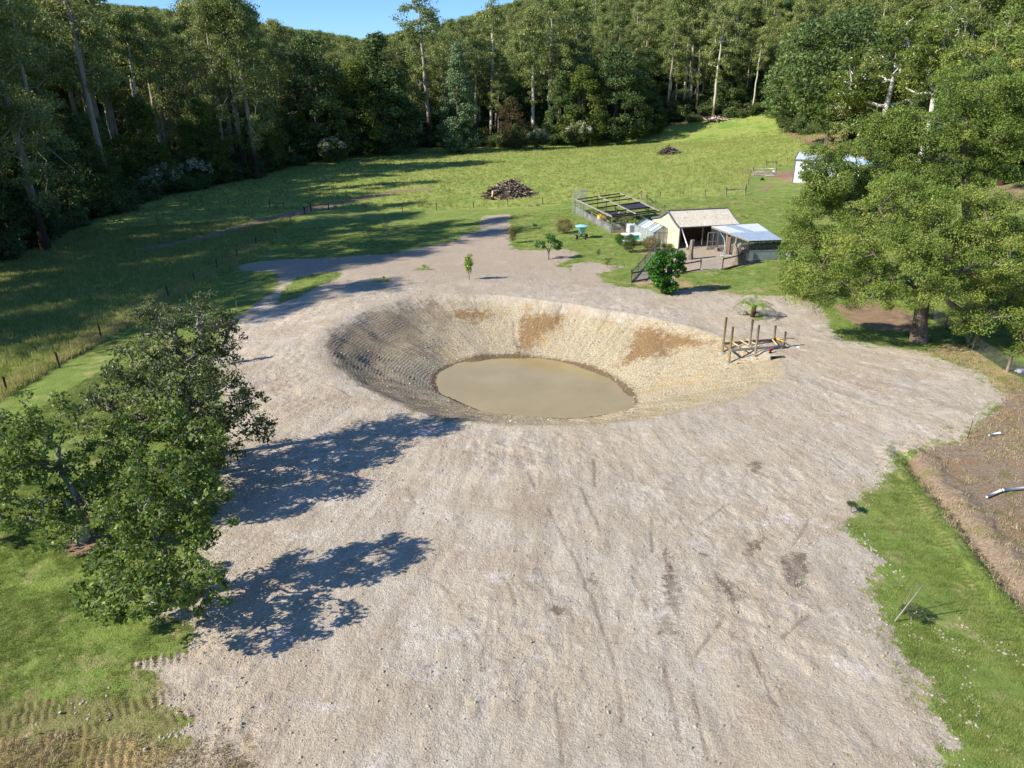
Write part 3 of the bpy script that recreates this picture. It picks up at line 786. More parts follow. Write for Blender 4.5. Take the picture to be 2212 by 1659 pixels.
def cone_kind(seed, H=20, rad=5, K=120, per=110, leaf=.45, mat='dark', base=.03, shape=.75, r_tr=.35, clump=1.15, top_round=.12, bark='dark'):
    rs = np.random.RandomState(seed); T = []
    lob = rs.rand(6) * 6.28
    for k in range(K):
        f = base + (1 - base) * rs.rand() ** 1.1
        prof = min(1.0, ((1 - f) / (1 - .3)) ** shape) * (min(1, (f + .12) / .3)) ** .5
        a = rs.rand() * 6.283
        rr = rad * prof * (.55 + .45 * rs.rand() ** .5) * (1 + .18 * math.sin(3 * a + f * 9 + lob[0]) + .10 * math.sin(7 * a + lob[1] + f * 21))
        T.append([rr * math.cos(a), rr * math.sin(a), H * (f * .96 + .02)])
    tr = [np.array([rs.normal(0, .08), rs.normal(0, .08), H * .9 * i / 8]) for i in range(9)]
    P, par, w, tips = skeleton(seed, tr, T, .06, 2, up=.2)
    tm = skel_mesh("trunk", P, par, w, r_tr, .03, MB_[bark], .6, 1.3, sides=5)
    C = P[tips]; rr = clump * (.7 + .6 * rs.rand(len(C)))
    cm = leaves("crown", C, np.stack([rr * 1.2, rr * 1.2, rr * .8], 1), per, leaf, ML[mat], seed, .5, .5, .8, shell=.35)
    return tm, cm, H

def lobed_kind(seed, trunk_pts, lobes, K, per, leaf, mat, bark, r_tr=.3, r_tip=.012, clump=.8, aspect=.45, jitter=.12, up=.35, seg=3, hang=0, shell=.55, cshell=.4, flat=.7, bare=0.0, power=.5, skel_shell=None, min_r=.0, tone_clump=.45):
    rs = np.random.RandomState(seed)
    vol = np.array([(r[0] * r[1] * r[2]) ** .7 for c, r in lobes]); n = np.maximum(2, (K * vol / vol.sum()).astype(int)); T = []
    for (c, r), k in zip(lobes, n): T.append(ellipsoid_pts(rs, c, r, k, shell))
    T = np.concatenate(T); T[:, 2] = np.maximum(T[:, 2], .45)
    P, par, w, tips = skeleton(seed, trunk_pts, T, jitter, seg, up=.0)
    tm = skel_mesh("trunk", P, par, w, r_tr, r_tip, MB_[bark], power, 1.5, sides=8, min_r=min_r)
    tips = np.array(tips)
    if bare: tips = tips[rs.rand(len(tips)) > bare]
    C = P[tips]; rr = clump * (.6 + .7 * rs.rand(len(C)))
    cm = leaves("crown", C, np.stack([rr, rr, rr * flat], 1), per, leaf, ML[mat], seed + 1, aspect, up, .55, shell=cshell, hang=hang, tone_clump=tone_clump)
    H = T[:, 2].max()
    return tm, cm, H

def place(kind, name, pos, scale=1.0, rz=0.0, label=None, cat='tree', group=None, sz=None, parts=('trunk', 'crown')):
    tm, cm, H = kind
    e = empty(name, pos, rz); e.scale = (scale, scale, sz if sz else scale)
    tag(e, label, cat, group)
    link_mesh(parts[0], tm, e); link_mesh(parts[1], cm, e)
    return e
def top_height(p, py):
    v = (829.5 - py) / FPX
    return p.y * (v * CP - SP) / (CP + v * SP) + CAM_Z - p.z
def place_px(kind, name, px, py, top, label, cat='tree', group=None, rz=0.0, wide=1.0, depth=None):
    p = G(px, py) if depth is None else None
    if p is None:
        d = ray(px, py); s = depth / d[1]; p = Vector((d[0] * s, depth, 0)); p.z = ground_z(p.x, p.y)
    h = top_height(p, top); s = h / kind[2]
    return place(kind, name, p, s * wide, rz, label, cat, group, sz=s)
# ------------------------------------------------------------------ forest
rnd = random.Random(7)
GUM = [gum_kind(100 + i, H=45, crown0=[.40, .5, .36, .55, .45, .3][i], rad=[7.5, 6, 8.5, 5.5, 7, 8][i], K=[52, 40, 60, 36, 46, 60][i], bark=['gum', 'white', 'gum', 'white', 'gum', 'white'][i], lean=.02) for i in range(6)]
GUMT = [gum_kind(140 + i, H=50, crown0=.16, rad=9.5, K=110, per=120, leaf=.5, r_tr=.72, bark='gum', clump=2.0, lean=.03) for i in range(3)]
WAT = [cone_kind(200, 22, 5.2, 120, mat='dark'), cone_kind(201, 22, 6.4, 130, mat='dark', shape=.5), cone_kind(202, 20, 5.4, 120, mat='olive', shape=.55), cone_kind(203, 20, 6.0, 130, mat='olive', shape=.45, base=.08)]
CYP = cone_kind(210, 34, 5.6, 170, 120, .55, 'pale', shape=.9, r_tr=.5, clump=1.25)
BRN = cone_kind(211, 14, 4.4, 80, 90, .40, 'brown', shape=.5)
BUSH = [lobed_kind(220 + i, [(0, 0, 0), (0, 0, .5)], [((0, 0, 1.3), (2.2, 2.2, 1.3)), ((1.2, .6, 1.0), (1.6, 1.6, 1.0)), ((-1.4, -.3, .9), (1.5, 1.5, .9))], 60, 60, .3, ['shrub', 'dark', 'shrub'][i], 'dark', .09, .02, .6) for i in range(3)]
# gums of the slope: rounded leaf masses held apart by bare white limbs
def slope_kind(seed, mat='olive', bark='limb'):
    rs = np.random.RandomState(seed); L = []
    for i in range(11):
        a = i * 2.4 + rs.rand(); r = 2 + 5.2 * rs.rand() ** .7; z = 7 + 15 * rs.rand() - r * .35
        L.append(((r * math.cos(a), r * math.sin(a), z), (rs.uniform(2.0, 3.2), rs.uniform(2.0, 3.2), rs.uniform(1.3, 2.1))))
    L.append(((0, 0, 21), (2.6, 2.6, 2.0)))
    return lobed_kind(seed, [(0, 0, 0), (.3, .1, 4), (.2, .4, 8), (0, .2, 12)], L, 210, 100, .42, mat, bark, .42, .045, 1.15, shell=.8, hang=.5, cshell=.45, jitter=.14, tone_clump=.6)
SLP = [slope_kind(250, 'olive', 'limb'), slope_kind(251, 'gum', 'limb'), slope_kind(252, 'olive', 'limb'), slope_kind(253, 'near_wattle', 'gum')]
OLV = [lobed_kind(230 + i, [(0, 0, 0), (.1, 0, 3), (0, .2, 6)], [((0, 0, 11), (6, 6, 5)), ((3, -2, 8), (4.5, 4.5, 3.2)), ((-3.5, -1, 7), (4.5, 4.5, 3.5)), ((0, -3.5, 5), (4.5, 3.5, 3)), ((1, 2, 14), (4, 4, 3))], 170, 130, .42, ['dark', 'olive'][i], 'wattle', .4, .04, 1.3, hang=.3, shell=.85, cshell=.5, tone_clump=.6) for i in range(2)]
FG = "tall gum trees of the forest round the paddock"
# named trees of the front row
place_px(GUMT[0], "gum_tree", 100, 540, -150, "huge dark gum with a pale leaning trunk at the left forest edge", group=FG, rz=.5)
place_px(GUM[0], "gum_tree", 8, 566, -120, "reddish gum trunk at the left margin of the shaded paddock", group=FG, rz=2.2)
place_px(GUMT[1], "gum_tree", 556, 386, -30, "thick forked gum with burnt dark base at the paddock corner", group=FG, rz=1.0)
place_px(GUMT[2], "gum_tree", 528, 382, -70, "straight pale gum trunk beside the thick forked gum", group=FG, rz=4.0)
place_px(GUM[3], "gum_tree", 508, 378, -60, "slender gum leaning left next to the straight pale gum", group=FG, rz=3.0)
place_px(GUM[2], "gum_tree", 928, 318, -8, "tall gum with rusty peeling trunk between the dark and the pale cone trees", group=FG, rz=2.0, wide=1.25)
place_px(GUM[1], "gum_tree", 1061, 306, 2, "slim gum with straight silver trunk right of the pale cone tree", group=FG, rz=5.0)
place_px(GUM[3], "gum_tree", 1152, 306, 20, "gum with long bare grey trunk behind the flowering shrubs", group=FG, rz=.4)
place_px(GUM[5], "gum_tree", 1185, 300, -5, "gum with pale trunk showing above the left round wattle", group=FG, rz=1.4)
place_px(GUM[1], "gum_tree", 1249, 296, -20, "gum whose white trunk rises above the olive wattle", group=FG, rz=2.4)
place_px(GUM[3], "gum_tree", 1476, 244, -60, "white trunked gum, first of the close pair by the hill paddock", group=FG, rz=.3)
place_px(GUM[1], "gum_tree", 1489, 242, -40, "white trunked gum, second of the close pair by the hill paddock", group=FG, rz=3.3)
place_px(GUM[5], "gum_tree", 1540, 256, 10, "broad white limbed gum beside the fallen log heap", group=FG, rz=1.1)
place_px(GUM[3], "gum_tree", 1624, 250, 60, "slender gum with bare pale trunk at the top of the hill paddock", group=FG, rz=2.1, wide=.8)
place_px(WAT[1], "wattle_tree", 690, 345, 66, "dense black green tree left of the big two toned cone tree")
place_px(WAT[2], "wattle_tree", 775, 336, 130, "bright olive wattle leaning on the big dark cone tree", wide=1.25)
place_px(WAT[0], "wattle_tree", 830, 333, 72, "big dark cone shaped tree by the rusty gum", wide=1.35)
place_px(CYP, "cypress_tree", 992, 330, 92, "pale grey green cone tree standing at the paddock edge", wide=1.15)
place_px(BRN, "browned_tree", 1105, 318, 214, "brown leaved tree between the gums and flowering shrubs", wide=1.0)
place_px(WAT[0], "small_tree", 1113, 322, 266, "small blue green tree in front of the brown leaved tree", wide=1.1)
place_px(WAT[2], "wattle_tree", 468, 388, 250, "fresh green wattle left of the three big gum trunks", wide=.9)
place_px(WAT[0], "wattle_tree", 1210, 312, 156, "dark round wattle, left of the wattle row behind the shrubs", wide=1.1)
place_px(WAT[2], "wattle_tree", 1256, 312, 142, "olive wattle in the row behind the flowering shrubs", wide=1.15)
place_px(WAT[1], "wattle_tree", 1325, 306, 96, "tallest dark wattle of the row behind the shrubs", wide=1.15)
place_px(WAT[0], "wattle_tree", 1408, 290, 186, "blue green wattle at the right end of the wattle row", wide=1.1)
place_px(WAT[1], "wattle_tree", 1370, 298, 160, "low dark wattle filling the gap in the wattle row", wide=1.0)
place_px(WAT[1], "wattle_tree", 1688, 262, 62, "deep green tree standing right of the slender hilltop gum", wide=.85)
for k, (px, py, top, w) in enumerate([(1790, 312, 20, 1.2), (1740, 285, 60, .9), (1900, 330, 30, 1.2), (1850, 322, 110, .9), (1985, 350, 60, 1.1), (2080, 380, 130, .9), (2160, 400, 60, 1.1)]):
    place_px([OLV[0], OLV[1], SLP[0], SLP[1], SLP[2], OLV[0], SLP[3]][k], "forest_wattle", px, py, top, ["great olive crowned tree above the bare brown bank", "olive tree at the left end of the bare brown bank", "wide olive tree on the slope over the carport", "lower olive tree beside the great one over the bank",
        "olive slope tree behind the near wattles", "lower slope tree half hidden by the near wattles", "olive slope tree at the right edge over the near wattles"][k], rz=k * 1.3, wide=w)
# flowering and dark shrubs along the edge
FLW = lobed_kind(240, [(0, 0, 0), (0, 0, .5)], [((0, 0, 2.2), (2.4, 2.2, 1.7))], 70, 45, .3, 'shrub', 'dark', .09, .02, .6)
fc = ellipsoid_pts(np.random.RandomState(3), (0, 0, 2.3), (2.5, 2.3, 1.9), 60, .95); fc = fc[fc[:, 2] > 2.4]
FLOW = leaves("blossom", fc, np.full(len(fc), .42), 30, .22, ML['flower'], 5, .9, .8, .8)
for k, (px, py, top, lab) in enumerate([(362, 418, 362, "cream flowering shrub at the left forest edge, largest one"), (427, 404, 352, "cream flowering shrub left of the fresh green wattle"), (45, 520, 470, "pale flowering shrub under the huge dark gum"),
        (1160, 322, 284, "cream flowering shrub beside the small blue green tree"), (1250, 318, 270, "cream flowering shrub in front of the olive wattle"), (720, 352, 304, "pale flowering shrub below the bright olive wattle"), (330, 425, 385, "faint flowering shrub at the forest edge fence")]):
    e = place_px(FLW, "flowering_shrub", px, py, top, lab, 'shrub', "cream flowering shrubs along the forest edge", rz=k)
    link_mesh("blossom", FLOW, e)
def in_forest(x, y): return float(sdist(np.array([x]), np.array([y]), W_forest)[0])
def scr(x, y, z):
    dp = y * CP - (z - CAM_Z) * SP; u = y * SP + (z - CAM_Z) * CP
    return (1106 + FPX * x / max(dp, 1), 829.5 - FPX * u / max(dp, 1), dp)
# undergrowth: a dark belt along the forest edge, each bush its own
edge = W_forest[:17]; n_b = 0
bcount = {}
BH = [(0, "the left margin trunk"), (100, "the huge dark gum"), (230, "the forest edge fence"), (362, "the largest flowering shrub"), (468, "the fresh green wattle"), (545, "the big gum trunks"), (690, "the black green tree"), (780, "the bright olive wattle"), (860, "the big dark cone tree"), (928, "the rusty trunked gum"), (992, "the pale cone tree"), (1061, "the slim silver gum"), (1110, "the brown leaved tree"), (1160, "the flowering shrubs"), (1256, "the olive wattle"), (1325, "the tallest dark wattle"), (1408, "the blue green wattle"), (1482, "the white trunked pair"), (1552, "the log heap"), (1624, "the slender hilltop gum"), (1690, "the deep green tree"), (1790, "the bare bank"), (1900, "the olive slope trees"), (2100, "the near wattles")]
def bush_label(sx):
    hx, hn = min(BH, key=lambda q: abs(q[0] - sx)); rel = "left of" if sx < hx - 8 else ("right of" if sx > hx + 8 else "at the foot of")
    k = (hn, rel); bcount[k] = bcount.get(k, 0) + 1
    return f"{['first', 'second', 'third', 'fourth', 'fifth', 'sixth', 'seventh', 'eighth', 'ninth', 'tenth'][min(bcount[k], 10) - 1]} dark bush {rel} {hn}"
for i in range(len(edge) - 1):
    a, b = Vector(edge[i]), Vector(edge[i + 1]); L = (b - a).length; k = int(L / 5.5)
    for j in range(k):
        p = a.lerp(b, (j + rnd.random()) / max(k, 1)); nrm_ = Vector((-(b - a).y, (b - a).x)).normalized()
        p = p + nrm_ * rnd.uniform(-1, 7)
        z = ground_z(p.x, p.y); sx, sy, dp = scr(p.x, p.y, z)
        if not (-60 < sx < 2260) or dp < 5: continue
        s = rnd.uniform(1.0, 2.2)
        place(BUSH[rnd.randrange(3)], "bush", (p.x, p.y, z - .2), s, rnd.random() * 6, bush_label(sx), 'bush', "dark bushes along the forest edge"); n_b += 1
print('bushes', n_b)
# the body of the forest
cand = []
for iy in range(-20, 90):
    for ix in range(-60, 70):
        x = ix * 9.0 + (iy % 2) * 4.5 + rnd.uniform(-3.2, 3.2); y = iy * 9.0 + rnd.uniform(-3.2, 3.2)
        if y < -60 or math.hypot(x, y) > 640: continue
        cand.append((x, y))
cand = np.array(cand); sd = sdist(cand[:, 0], cand[:, 1], W_forest); zz = base_h(cand[:, 0], cand[:, 1])
near, far = [], []
for (x, y), s, z in zip(cand, sd, zz):
    if s < 3.5: continue
    dp = y * CP - (z - CAM_Z) * SP
    r = math.hypot(x, y)
    shadow = -150 < x < -55 and -25 < y < 150 and s < 45
    if dp < 8:
        if shadow and rnd.random() < (.78 if 45 < y < 105 else .45): near.append((r + 60, x, y, z, s)); 
        continue
    sx, sy, _ = scr(x, y, z); sx2, sy2, _ = scr(x, y, z + 45)
    if sx2 < -330 or sx2 > 2480:
        if shadow and rnd.random() < (.78 if 45 < y < 105 else .45): near.append((r + 40, x, y, z, s))
        continue
    if sy2 > 1659 or sy < -250: continue
    hidden = s > 70 and z < 8          # deep in the flat forest: front rows hide them
    if hidden and rnd.random() < .55: continue
    (near if r < 330 else far).append((r, x, y, z, s))
near.sort(); print('forest near', len(near), 'far', len(far))
N_IND = 240
keepn = near[:N_IND]; far += [(r, x, y, z, s) for r, x, y, z, s in near[N_IND:]]
CAPX = [-400, 150, 170, 300, 340, 390, 420, 560, 600, 700, 790, 850, 900, 990, 1010, 1120, 1140, 2600]
CAPN = [-900, -500, 24, 30, 40, 40, -40, -20, 70, 78, 92, 80, 40, 36, 50, 24, -300, -900]
CAPF = [-200, 0, 4, 16, 18, 30, 34, 52, 58, 72, 88, 76, 58, 40, 36, 4, -20, -300]
def cap(x, y, z, H, far=False):
    """tallest this tree may grow and still leave the gap of sky above the saddle"""
    if y < 20: return H
    sx, _, dp = scr(x, y, z + H * .8); return min(H, max(top_height(Vector((x, y, z)), np.interp(sx, CAPX, CAPF if far else CAPN)), 7))
HERO = [(100, "the huge dark gum"), (300, "the left flowering shrubs"), (468, "the fresh green wattle"), (540, "the three big gum trunks"), (690, "the black green tree"), (820, "the big dark cone tree"), (928, "the rusty trunked gum"), (992, "the pale cone tree"), (1061, "the slim silver gum"),
    (1110, "the brown leaved tree"), (1160, "the bare grey trunk"), (1256, "the olive wattle row"), (1325, "the tallest dark wattle"), (1408, "the blue green wattle"), (1482, "the close white pair"), (1540, "the log heap"), (1624, "the slender hilltop gum"), (1690, "the deep green tree"),
    (1790, "the great olive crown"), (1900, "the white shed"), (2010, "the near wattles"), (2110, "the tallest near wattle"), (2190, "the right edge")]
ORD = ["nearest", "second", "third", "fourth", "fifth", "sixth", "seventh", "eighth", "ninth", "tenth", "eleventh", "twelfth"]
count = {}
def forest_label(sx, what):
    """what it looks like, which landmark it stands behind and how many trees back"""
    i = min(range(len(HERO)), key=lambda k: abs(HERO[k][0] - sx)); hx, hn = HERO[i]
    rel = "straight behind" if abs(sx - hx) < 16 else ("behind and left of" if sx < hx else "behind and right of")
    k = (hn, rel, what); count[k] = count.get(k, 0) + 1; n = count[k]
    return f"{ORD[min(n, 12) - 1]} {what} {rel} {hn}"
for r, x, y, z, s in keepn:
    sx = scr(x, y, z)[0] if y > 5 else -500
    reg = 0 if sx < 640 else (1 if sx < 1650 else 2)
    k = rnd.randrange(6); big = rnd.uniform(.74, 1.05); vis = -20 < sx < 2232
    if reg == 0: big *= 1.28
    if reg == 0 and vis and s > 16 and rnd.random() < .58: continue
    if reg == 2: big *= .62
    if s < 16 and rnd.random() < .5 and y > 40:
        qi = rnd.choice([0, 1, 1, 2, 3])
        place(WAT[qi], "understorey_tree", (x, y, z), rnd.uniform(.6, 1.05), rnd.random() * 6, forest_label(sx, ["dark bushy tree", "broad dark bushy tree", "light green bushy tree", "broad light green bushy tree"][qi]) if vis else "bushy tree of the forest outside the left edge", 'tree', "bushy trees below the gums")
        continue
    if reg == 2 and rnd.random() < .75:
        qi = rnd.randrange(4); place(SLP[qi], "slope_tree", (x, y, z), rnd.uniform(.75, 1.2), rnd.random() * 6, forest_label(sx, ["white limbed olive gum", "white limbed grey green gum", "white limbed rounded gum", "dense olive slope tree"][qi]) if vis else "white limbed gum of the slope outside the right edge", 'tree', "white limbed trees of the right slope"); continue
    if reg == 0 and vis and rnd.random() < .38: kind = GUMT[k % 3]; big *= .82; w_ = ["thick leafy gum", "thick spreading gum", "thick many limbed gum"][k % 3]
    else: kind = GUM[k]; w_ = ["grey trunked gum", "slim white trunked gum", "broad crowned grey gum", "high crowned white trunked gum", "straight grey gum", "low branching white trunked gum"][k]
    big = cap(x, y, z, kind[2] * big) / kind[2]
    place(kind, "gum_tree", (x, y, z - .3), big, rnd.random() * 6, forest_label(sx, w_) if vis else "tall gum of the forest outside the picture's edge", 'tree', FG)
# mid height trees that close the left forest wall down to the ground
for i in range(38):
    f = rnd.random(); sx = -30 + 760 * f; e0 = np.interp(sx, [-30, 130, 300, 560, 730], [575, 512, 434, 382, 340]); 
    p = hit(sx, e0 + 2); nx_, ny_ = -.6, .8; dd_ = 3 + 26 * rnd.random(); x, y = p.x + nx_ * dd_, p.y + ny_ * dd_
    if in_forest(x, y) < 2: continue
    qi = rnd.choice([0, 1, 0, 2, 3]); sxx = scr(x, y, ground_z(x, y))[0]
    place(WAT[qi], "understorey_tree", (x, y, ground_z(x, y) - .3), rnd.uniform(.55, 1.15), rnd.random() * 6, forest_label(sxx, ["dark bushy tree", "broad dark bushy tree", "light green bushy tree", "broad light green bushy tree"][qi]), 'tree', "bushy trees below the gums")
# beyond: the wood on the hills reads as one mass
def joined(name, kind):
    tm, cm, H = kind
    def arr(me):
        v = np.empty(len(me.vertices) * 3, np.float32); me.vertices.foreach_get("co", v)
        f = np.empty(len(me.loops), np.int32); me.loops.foreach_get("vertex_index", f); return v.reshape(-1, 3), f.reshape(-1, 4)
    v1, f1 = arr(tm); v2, f2 = arr(cm)
    tone = np.empty(len(f2), np.float32); cm.attributes["tone"].data.foreach_get("value", tone)
    me = np_mesh(name, np.concatenate([v1, v2]), [np.concatenate([f1, f2 + len(v1)])], [tm.materials[0], cm.materials[0]], False, np.concatenate([np.zeros(len(f1)), np.ones(len(f2))]))
    face_attr(me, "tone", np.concatenate([np.zeros(len(f1)), tone]))
    return bpy.data.objects.new(name, me)
def scatter(name, pts, protos, idx, rot, scl, label=None):
    """one object whose points each carry one of the prototypes"""
    me = bpy.data.meshes.new(name)
    pts = np.asarray(pts, np.float32); me.vertices.add(len(pts)); me.vertices.foreach_set("co", pts.ravel())
    for nm, ty, val in (("k", 'INT', idx), ("s", 'FLOAT', scl)):
        a = me.attributes.new(nm, ty, 'POINT'); a.data.foreach_set("value", np.asarray(val, np.int32 if ty == 'INT' else np.float32))
    a = me.attributes.new("r", 'FLOAT_VECTOR', 'POINT'); a.data.foreach_set("vector", np.asarray(rot, np.float32).ravel())
    o = link_mesh(name, me); tag(o, kind='stuff')
    if label: o['label'] = label
    g = bpy.data.node_groups.new(name + "_nodes", 'GeometryNodeTree')
    g.interface.new_socket(name="Geometry", in_out='INPUT', socket_type='NodeSocketGeometry'); g.interface.new_socket(name="Geometry", in_out='OUTPUT', socket_type='NodeSocketGeometry')
    gi = g.nodes.new('NodeGroupInput'); go = g.nodes.new('NodeGroupOutput'); iop = g.nodes.new('GeometryNodeInstanceOnPoints'); j = g.nodes.new('GeometryNodeGeometryToInstance')
    for p in reversed(protos):
        oi = g.nodes.new('GeometryNodeObjectInfo'); oi.inputs[0].default_value = p; g.links.new(oi.outputs['Geometry'], j.inputs[0])
    def na(nm, ty):
        n = g.nodes.new('GeometryNodeInputNamedAttribute'); n.data_type = ty; n.inputs[0].default_value = nm
        return [q for q in n.outputs if q.enabled][0]
    g.links.new(gi.outputs[0], iop.inputs['Points']); g.links.new(j.outputs[0], iop.inputs['Instance']); iop.inputs['Pick Instance'].default_value = True
    g.links.new(na("k", 'INT'), iop.inputs['Instance Index']); g.links.new(na("r", 'FLOAT_VECTOR'), iop.inputs['Rotation']); g.links.new(na("s", 'FLOAT'), iop.inputs['Scale'])
    g.links.new(iop.outputs[0], go.inputs[0])
    md = o.modifiers.new("scatter", 'NODES'); md.node_group = g
    return o
FP = [joined("far_gum", GUM[i]) for i in (0, 2, 4, 5)] + [joined("far_tree", OLV[0]), joined("far_cone", WAT[1])]
P_, I_, R_, S_ = [], [], [], []
for r, x, y, z, s in far:
    P_.append((x, y, z - .5)); I_.append(rnd.choice([0, 1, 2, 3, 0, 1, 2, 3, 4, 5])); R_.append((0, 0, rnd.random() * 6.28)); sc_ = rnd.uniform(.6, .9) if I_[-1] < 4 else rnd.uniform(1, 1.5); hh_ = [45, 45, 45, 45, 16, 22][I_[-1]]; S_.append(cap(x, y, z, hh_ * sc_, True) / hh_)
scatter("distant_forest", P_, FP, I_, R_, S_, "forest of gum trees covering the far hills")
# sapling and bush layer under the gums so no bare floor shows
P_, I_, R_, S_ = [], [], [], []
BP = [joined("undergrowth_bush", b) for b in BUSH]
rs = np.random.RandomState(9)
xs = rs.uniform(-330, 260, 16000); ys = rs.uniform(20, 470, 16000); s = sdist(xs, ys, W_forest); m = (s > 6) & (np.hypot(xs, ys) < 470) & (np.abs(xs) < ys * .85 + 30)
xs, ys = xs[m][:5200], ys[m][:5200]
scatter("undergrowth", np.stack([xs, ys, base_h(xs, ys)], 1), BP, rs.randint(0, 3, len(xs)), np.stack([xs * 0, xs * 0, rs.rand(len(xs)) * 6.28], 1), rs.uniform(1.0, 2.8, len(xs)), "dark bushy undergrowth below the gum trees")
# ------------------------------------------------------------------ near trees
def LP(base, px, py, y):
    """point on the picture ray at distance y, relative to a tree's base"""
    d = ray(px, py); s = y / d[1]; return (d[0] * s - base.x, y - base.y, CAM_Z + d[2] * s - base.z)
def near_tree(name, bpx, bpy_, lobes, K, per, leaf, mat, bark, label, trunk, **kw):
    base = G(bpx, bpy_)
    q_ = kw.pop('tight', 1.0); L = [(LP(base, px, py, base.y + dy), tuple(v * q_ for v in r)) for px, py, dy, r in lobes]
    T = [(0, 0, -.1)] + [LP(base, px, py, base.y + dy) for px, py, dy in trunk]
    k = lobed_kind(kw.pop('seed', 1), T, L, K, per, leaf, mat, bark, **kw)
    return place(k, name, base, 1, 0, label, 'tree', kw.get('group'))
near_tree("wattle_tree", 1985, 740, [(1800,590,-1,(3.0,3,1.5)),(1880,530,0,(3.2,3.2,2.0)),(1900,640,-2,(2.7,2.5,1.1)),(1760,620,0,(2.2,2.4,1.3)),(1975,560,-2.5,(2.8,2.6,1.7)),(2080,560,-1,(3.2,3,2.0)),(2150,640,-2,(2.8,2.6,1.5)),(2110,690,-2.5,(2.0,2,1.0)),
    (2200,590,0,(3.4,3,2.2)),(2060,470,1,(3.4,3.2,2.2)),(1950,440,1.5,(3.0,3,2.1)),(2180,480,1,(3.2,3,2.4)),(2190,560,-3,(2.4,2.4,1.4)),(2020,630,-3,(1.7,1.7,.9)),(2250,680,-1,(3,3,2)),(2215,745,-2.5,(1.3,1.5,.8))],
    380, 430, .155, 'near_wattle', 'wattle', "big spreading wattle with a forked trunk at the right of the dirt", [(1988,690,0),(1996,630,0),(2008,570,.3)], r_tr=.50, r_tip=.02, clump=.80, seg=3, seed=11, hang=.4, cshell=.35, aspect=.4, tight=.92, shell=.82, tone_clump=.55)
near_tree("wattle_tree", 1850, 640, [(1738,600,0,(2.2,2.2,1.7)),(1728,530,0,(1.9,2.2,2.0)),(1770,460,0,(2.4,2.4,2.3)),(1800,390,.5,(2.3,2.3,2.2)),(1850,440,0,(2.6,2.6,2.2)),(1890,500,0,(2.6,2.6,2.2)),(1820,550,-.5,(2.8,2.6,1.9)),(1770,350,1,(1.7,1.7,1.5)),(1790,385,-1,(1.8,1.8,1.5)),(1765,400,-1,(1.3,1.3,1.2)),(1764,372,-.5,(1.2,1.2,1.1)),(1850,345,1,(1.8,1.8,1.5)),(1900,400,1,(2.2,2.2,2.0))],
    240, 380, .18, 'near_wattle', 'wattle', "middle wattle with rounded leafy lobes beside the chicken run", [(1856,560,0),(1862,500,0),(1850,440,0)], r_tr=.3, r_tip=.02, clump=.80, seg=3, seed=12, hang=.4, cshell=.35, aspect=.4, tight=.92, shell=.82, tone_clump=.55)
near_tree("wattle_tree", 2090, 600, [(1925,285,0,(2.6,2.6,2.0)),(1890,300,1,(2.0,2.4,2.0)),(1970,300,-1,(3.2,3,2.4)),(2040,262,0,(3.0,3,2.2)),(2120,192,0,(3.4,3.2,2.5)),(2200,215,0,(3.4,3.4,2.8)),(2110,300,-1,(3.4,3.4,2.6)),(2000,370,-1,(3.2,3,2.4)),(2190,330,-1,(3.0,3,2.6)),(1910,380,-1,(2.6,2.6,2.2)),(1960,430,-2,(2.8,2.8,1.8)),(2070,390,-1,(2.6,2.6,1.6)),(2230,260,0,(3,3,3)),(2200,500,-1,(2.6,2.6,1.6)),(1860,290,1,(1.4,1.6,1.2))],
    340, 380, .20, 'near_wattle', 'wattle', "tallest wattle, behind the other two at the right edge", [(2092,500,0),(2086,400,0),(2080,300,0)], r_tr=.45, r_tip=.025, clump=1.0, seg=3, seed=13, hang=.4, cshell=.35, aspect=.4, tight=.92, shell=.82, tone_clump=.55)
near_tree("fruit_tree", 365, 1300, [(225,1290,-2.0,(1.2,1.1,.6)),(300,1280,-2.8,(1.3,1.2,.6)),(390,1250,-2.3,(1.3,1.2,.6)),(455,1280,-.6,(.9,1.1,.5)),(350,1190,-.4,(1.6,1.4,.7)),(260,1210,.4,(1.3,1.2,.7)),(300,1100,.2,(1.4,1.3,.7)),(400,1080,.2,(1.5,1.4,.8)),(340,1030,.3,(1.4,1.3,.7)),(440,1130,.3,(1.1,1.1,.6))],
    270, 50, .16, 'fruit', 'grey', "nearest fruit tree with a two tiered bright green crown", [(368,1265,0),(362,1225,.1),(350,1170,.2)], r_tr=.15, r_tip=.008, clump=.33, seg=3, seed=21, jitter=.14, shell=.7, cshell=.3, aspect=.62, hang=.5)
near_tree("fruit_tree", 300, 1115, [(250,1010,0,(1.5,1.4,.8)),(330,960,0,(1.6,1.5,.8)),(410,1000,0,(1.3,1.3,.7)),(330,905,.2,(1.3,1.2,.6)),(250,940,.2,(1.2,1.2,.7)),(420,940,.2,(1.2,1.2,.7)),(200,1060,0,(1.0,1.0,.6)),(400,1050,-.3,(1.0,1.0,.5))],
    210, 48, .16, 'fruit', 'grey', "bright green fruit tree crowded between its three neighbours", [(302,1090,0),(306,1060,0),(315,1010,0)], r_tr=.14, r_tip=.008, clump=.34, seg=3, seed=25, jitter=.14, shell=.7, cshell=.3, aspect=.62, hang=.5)
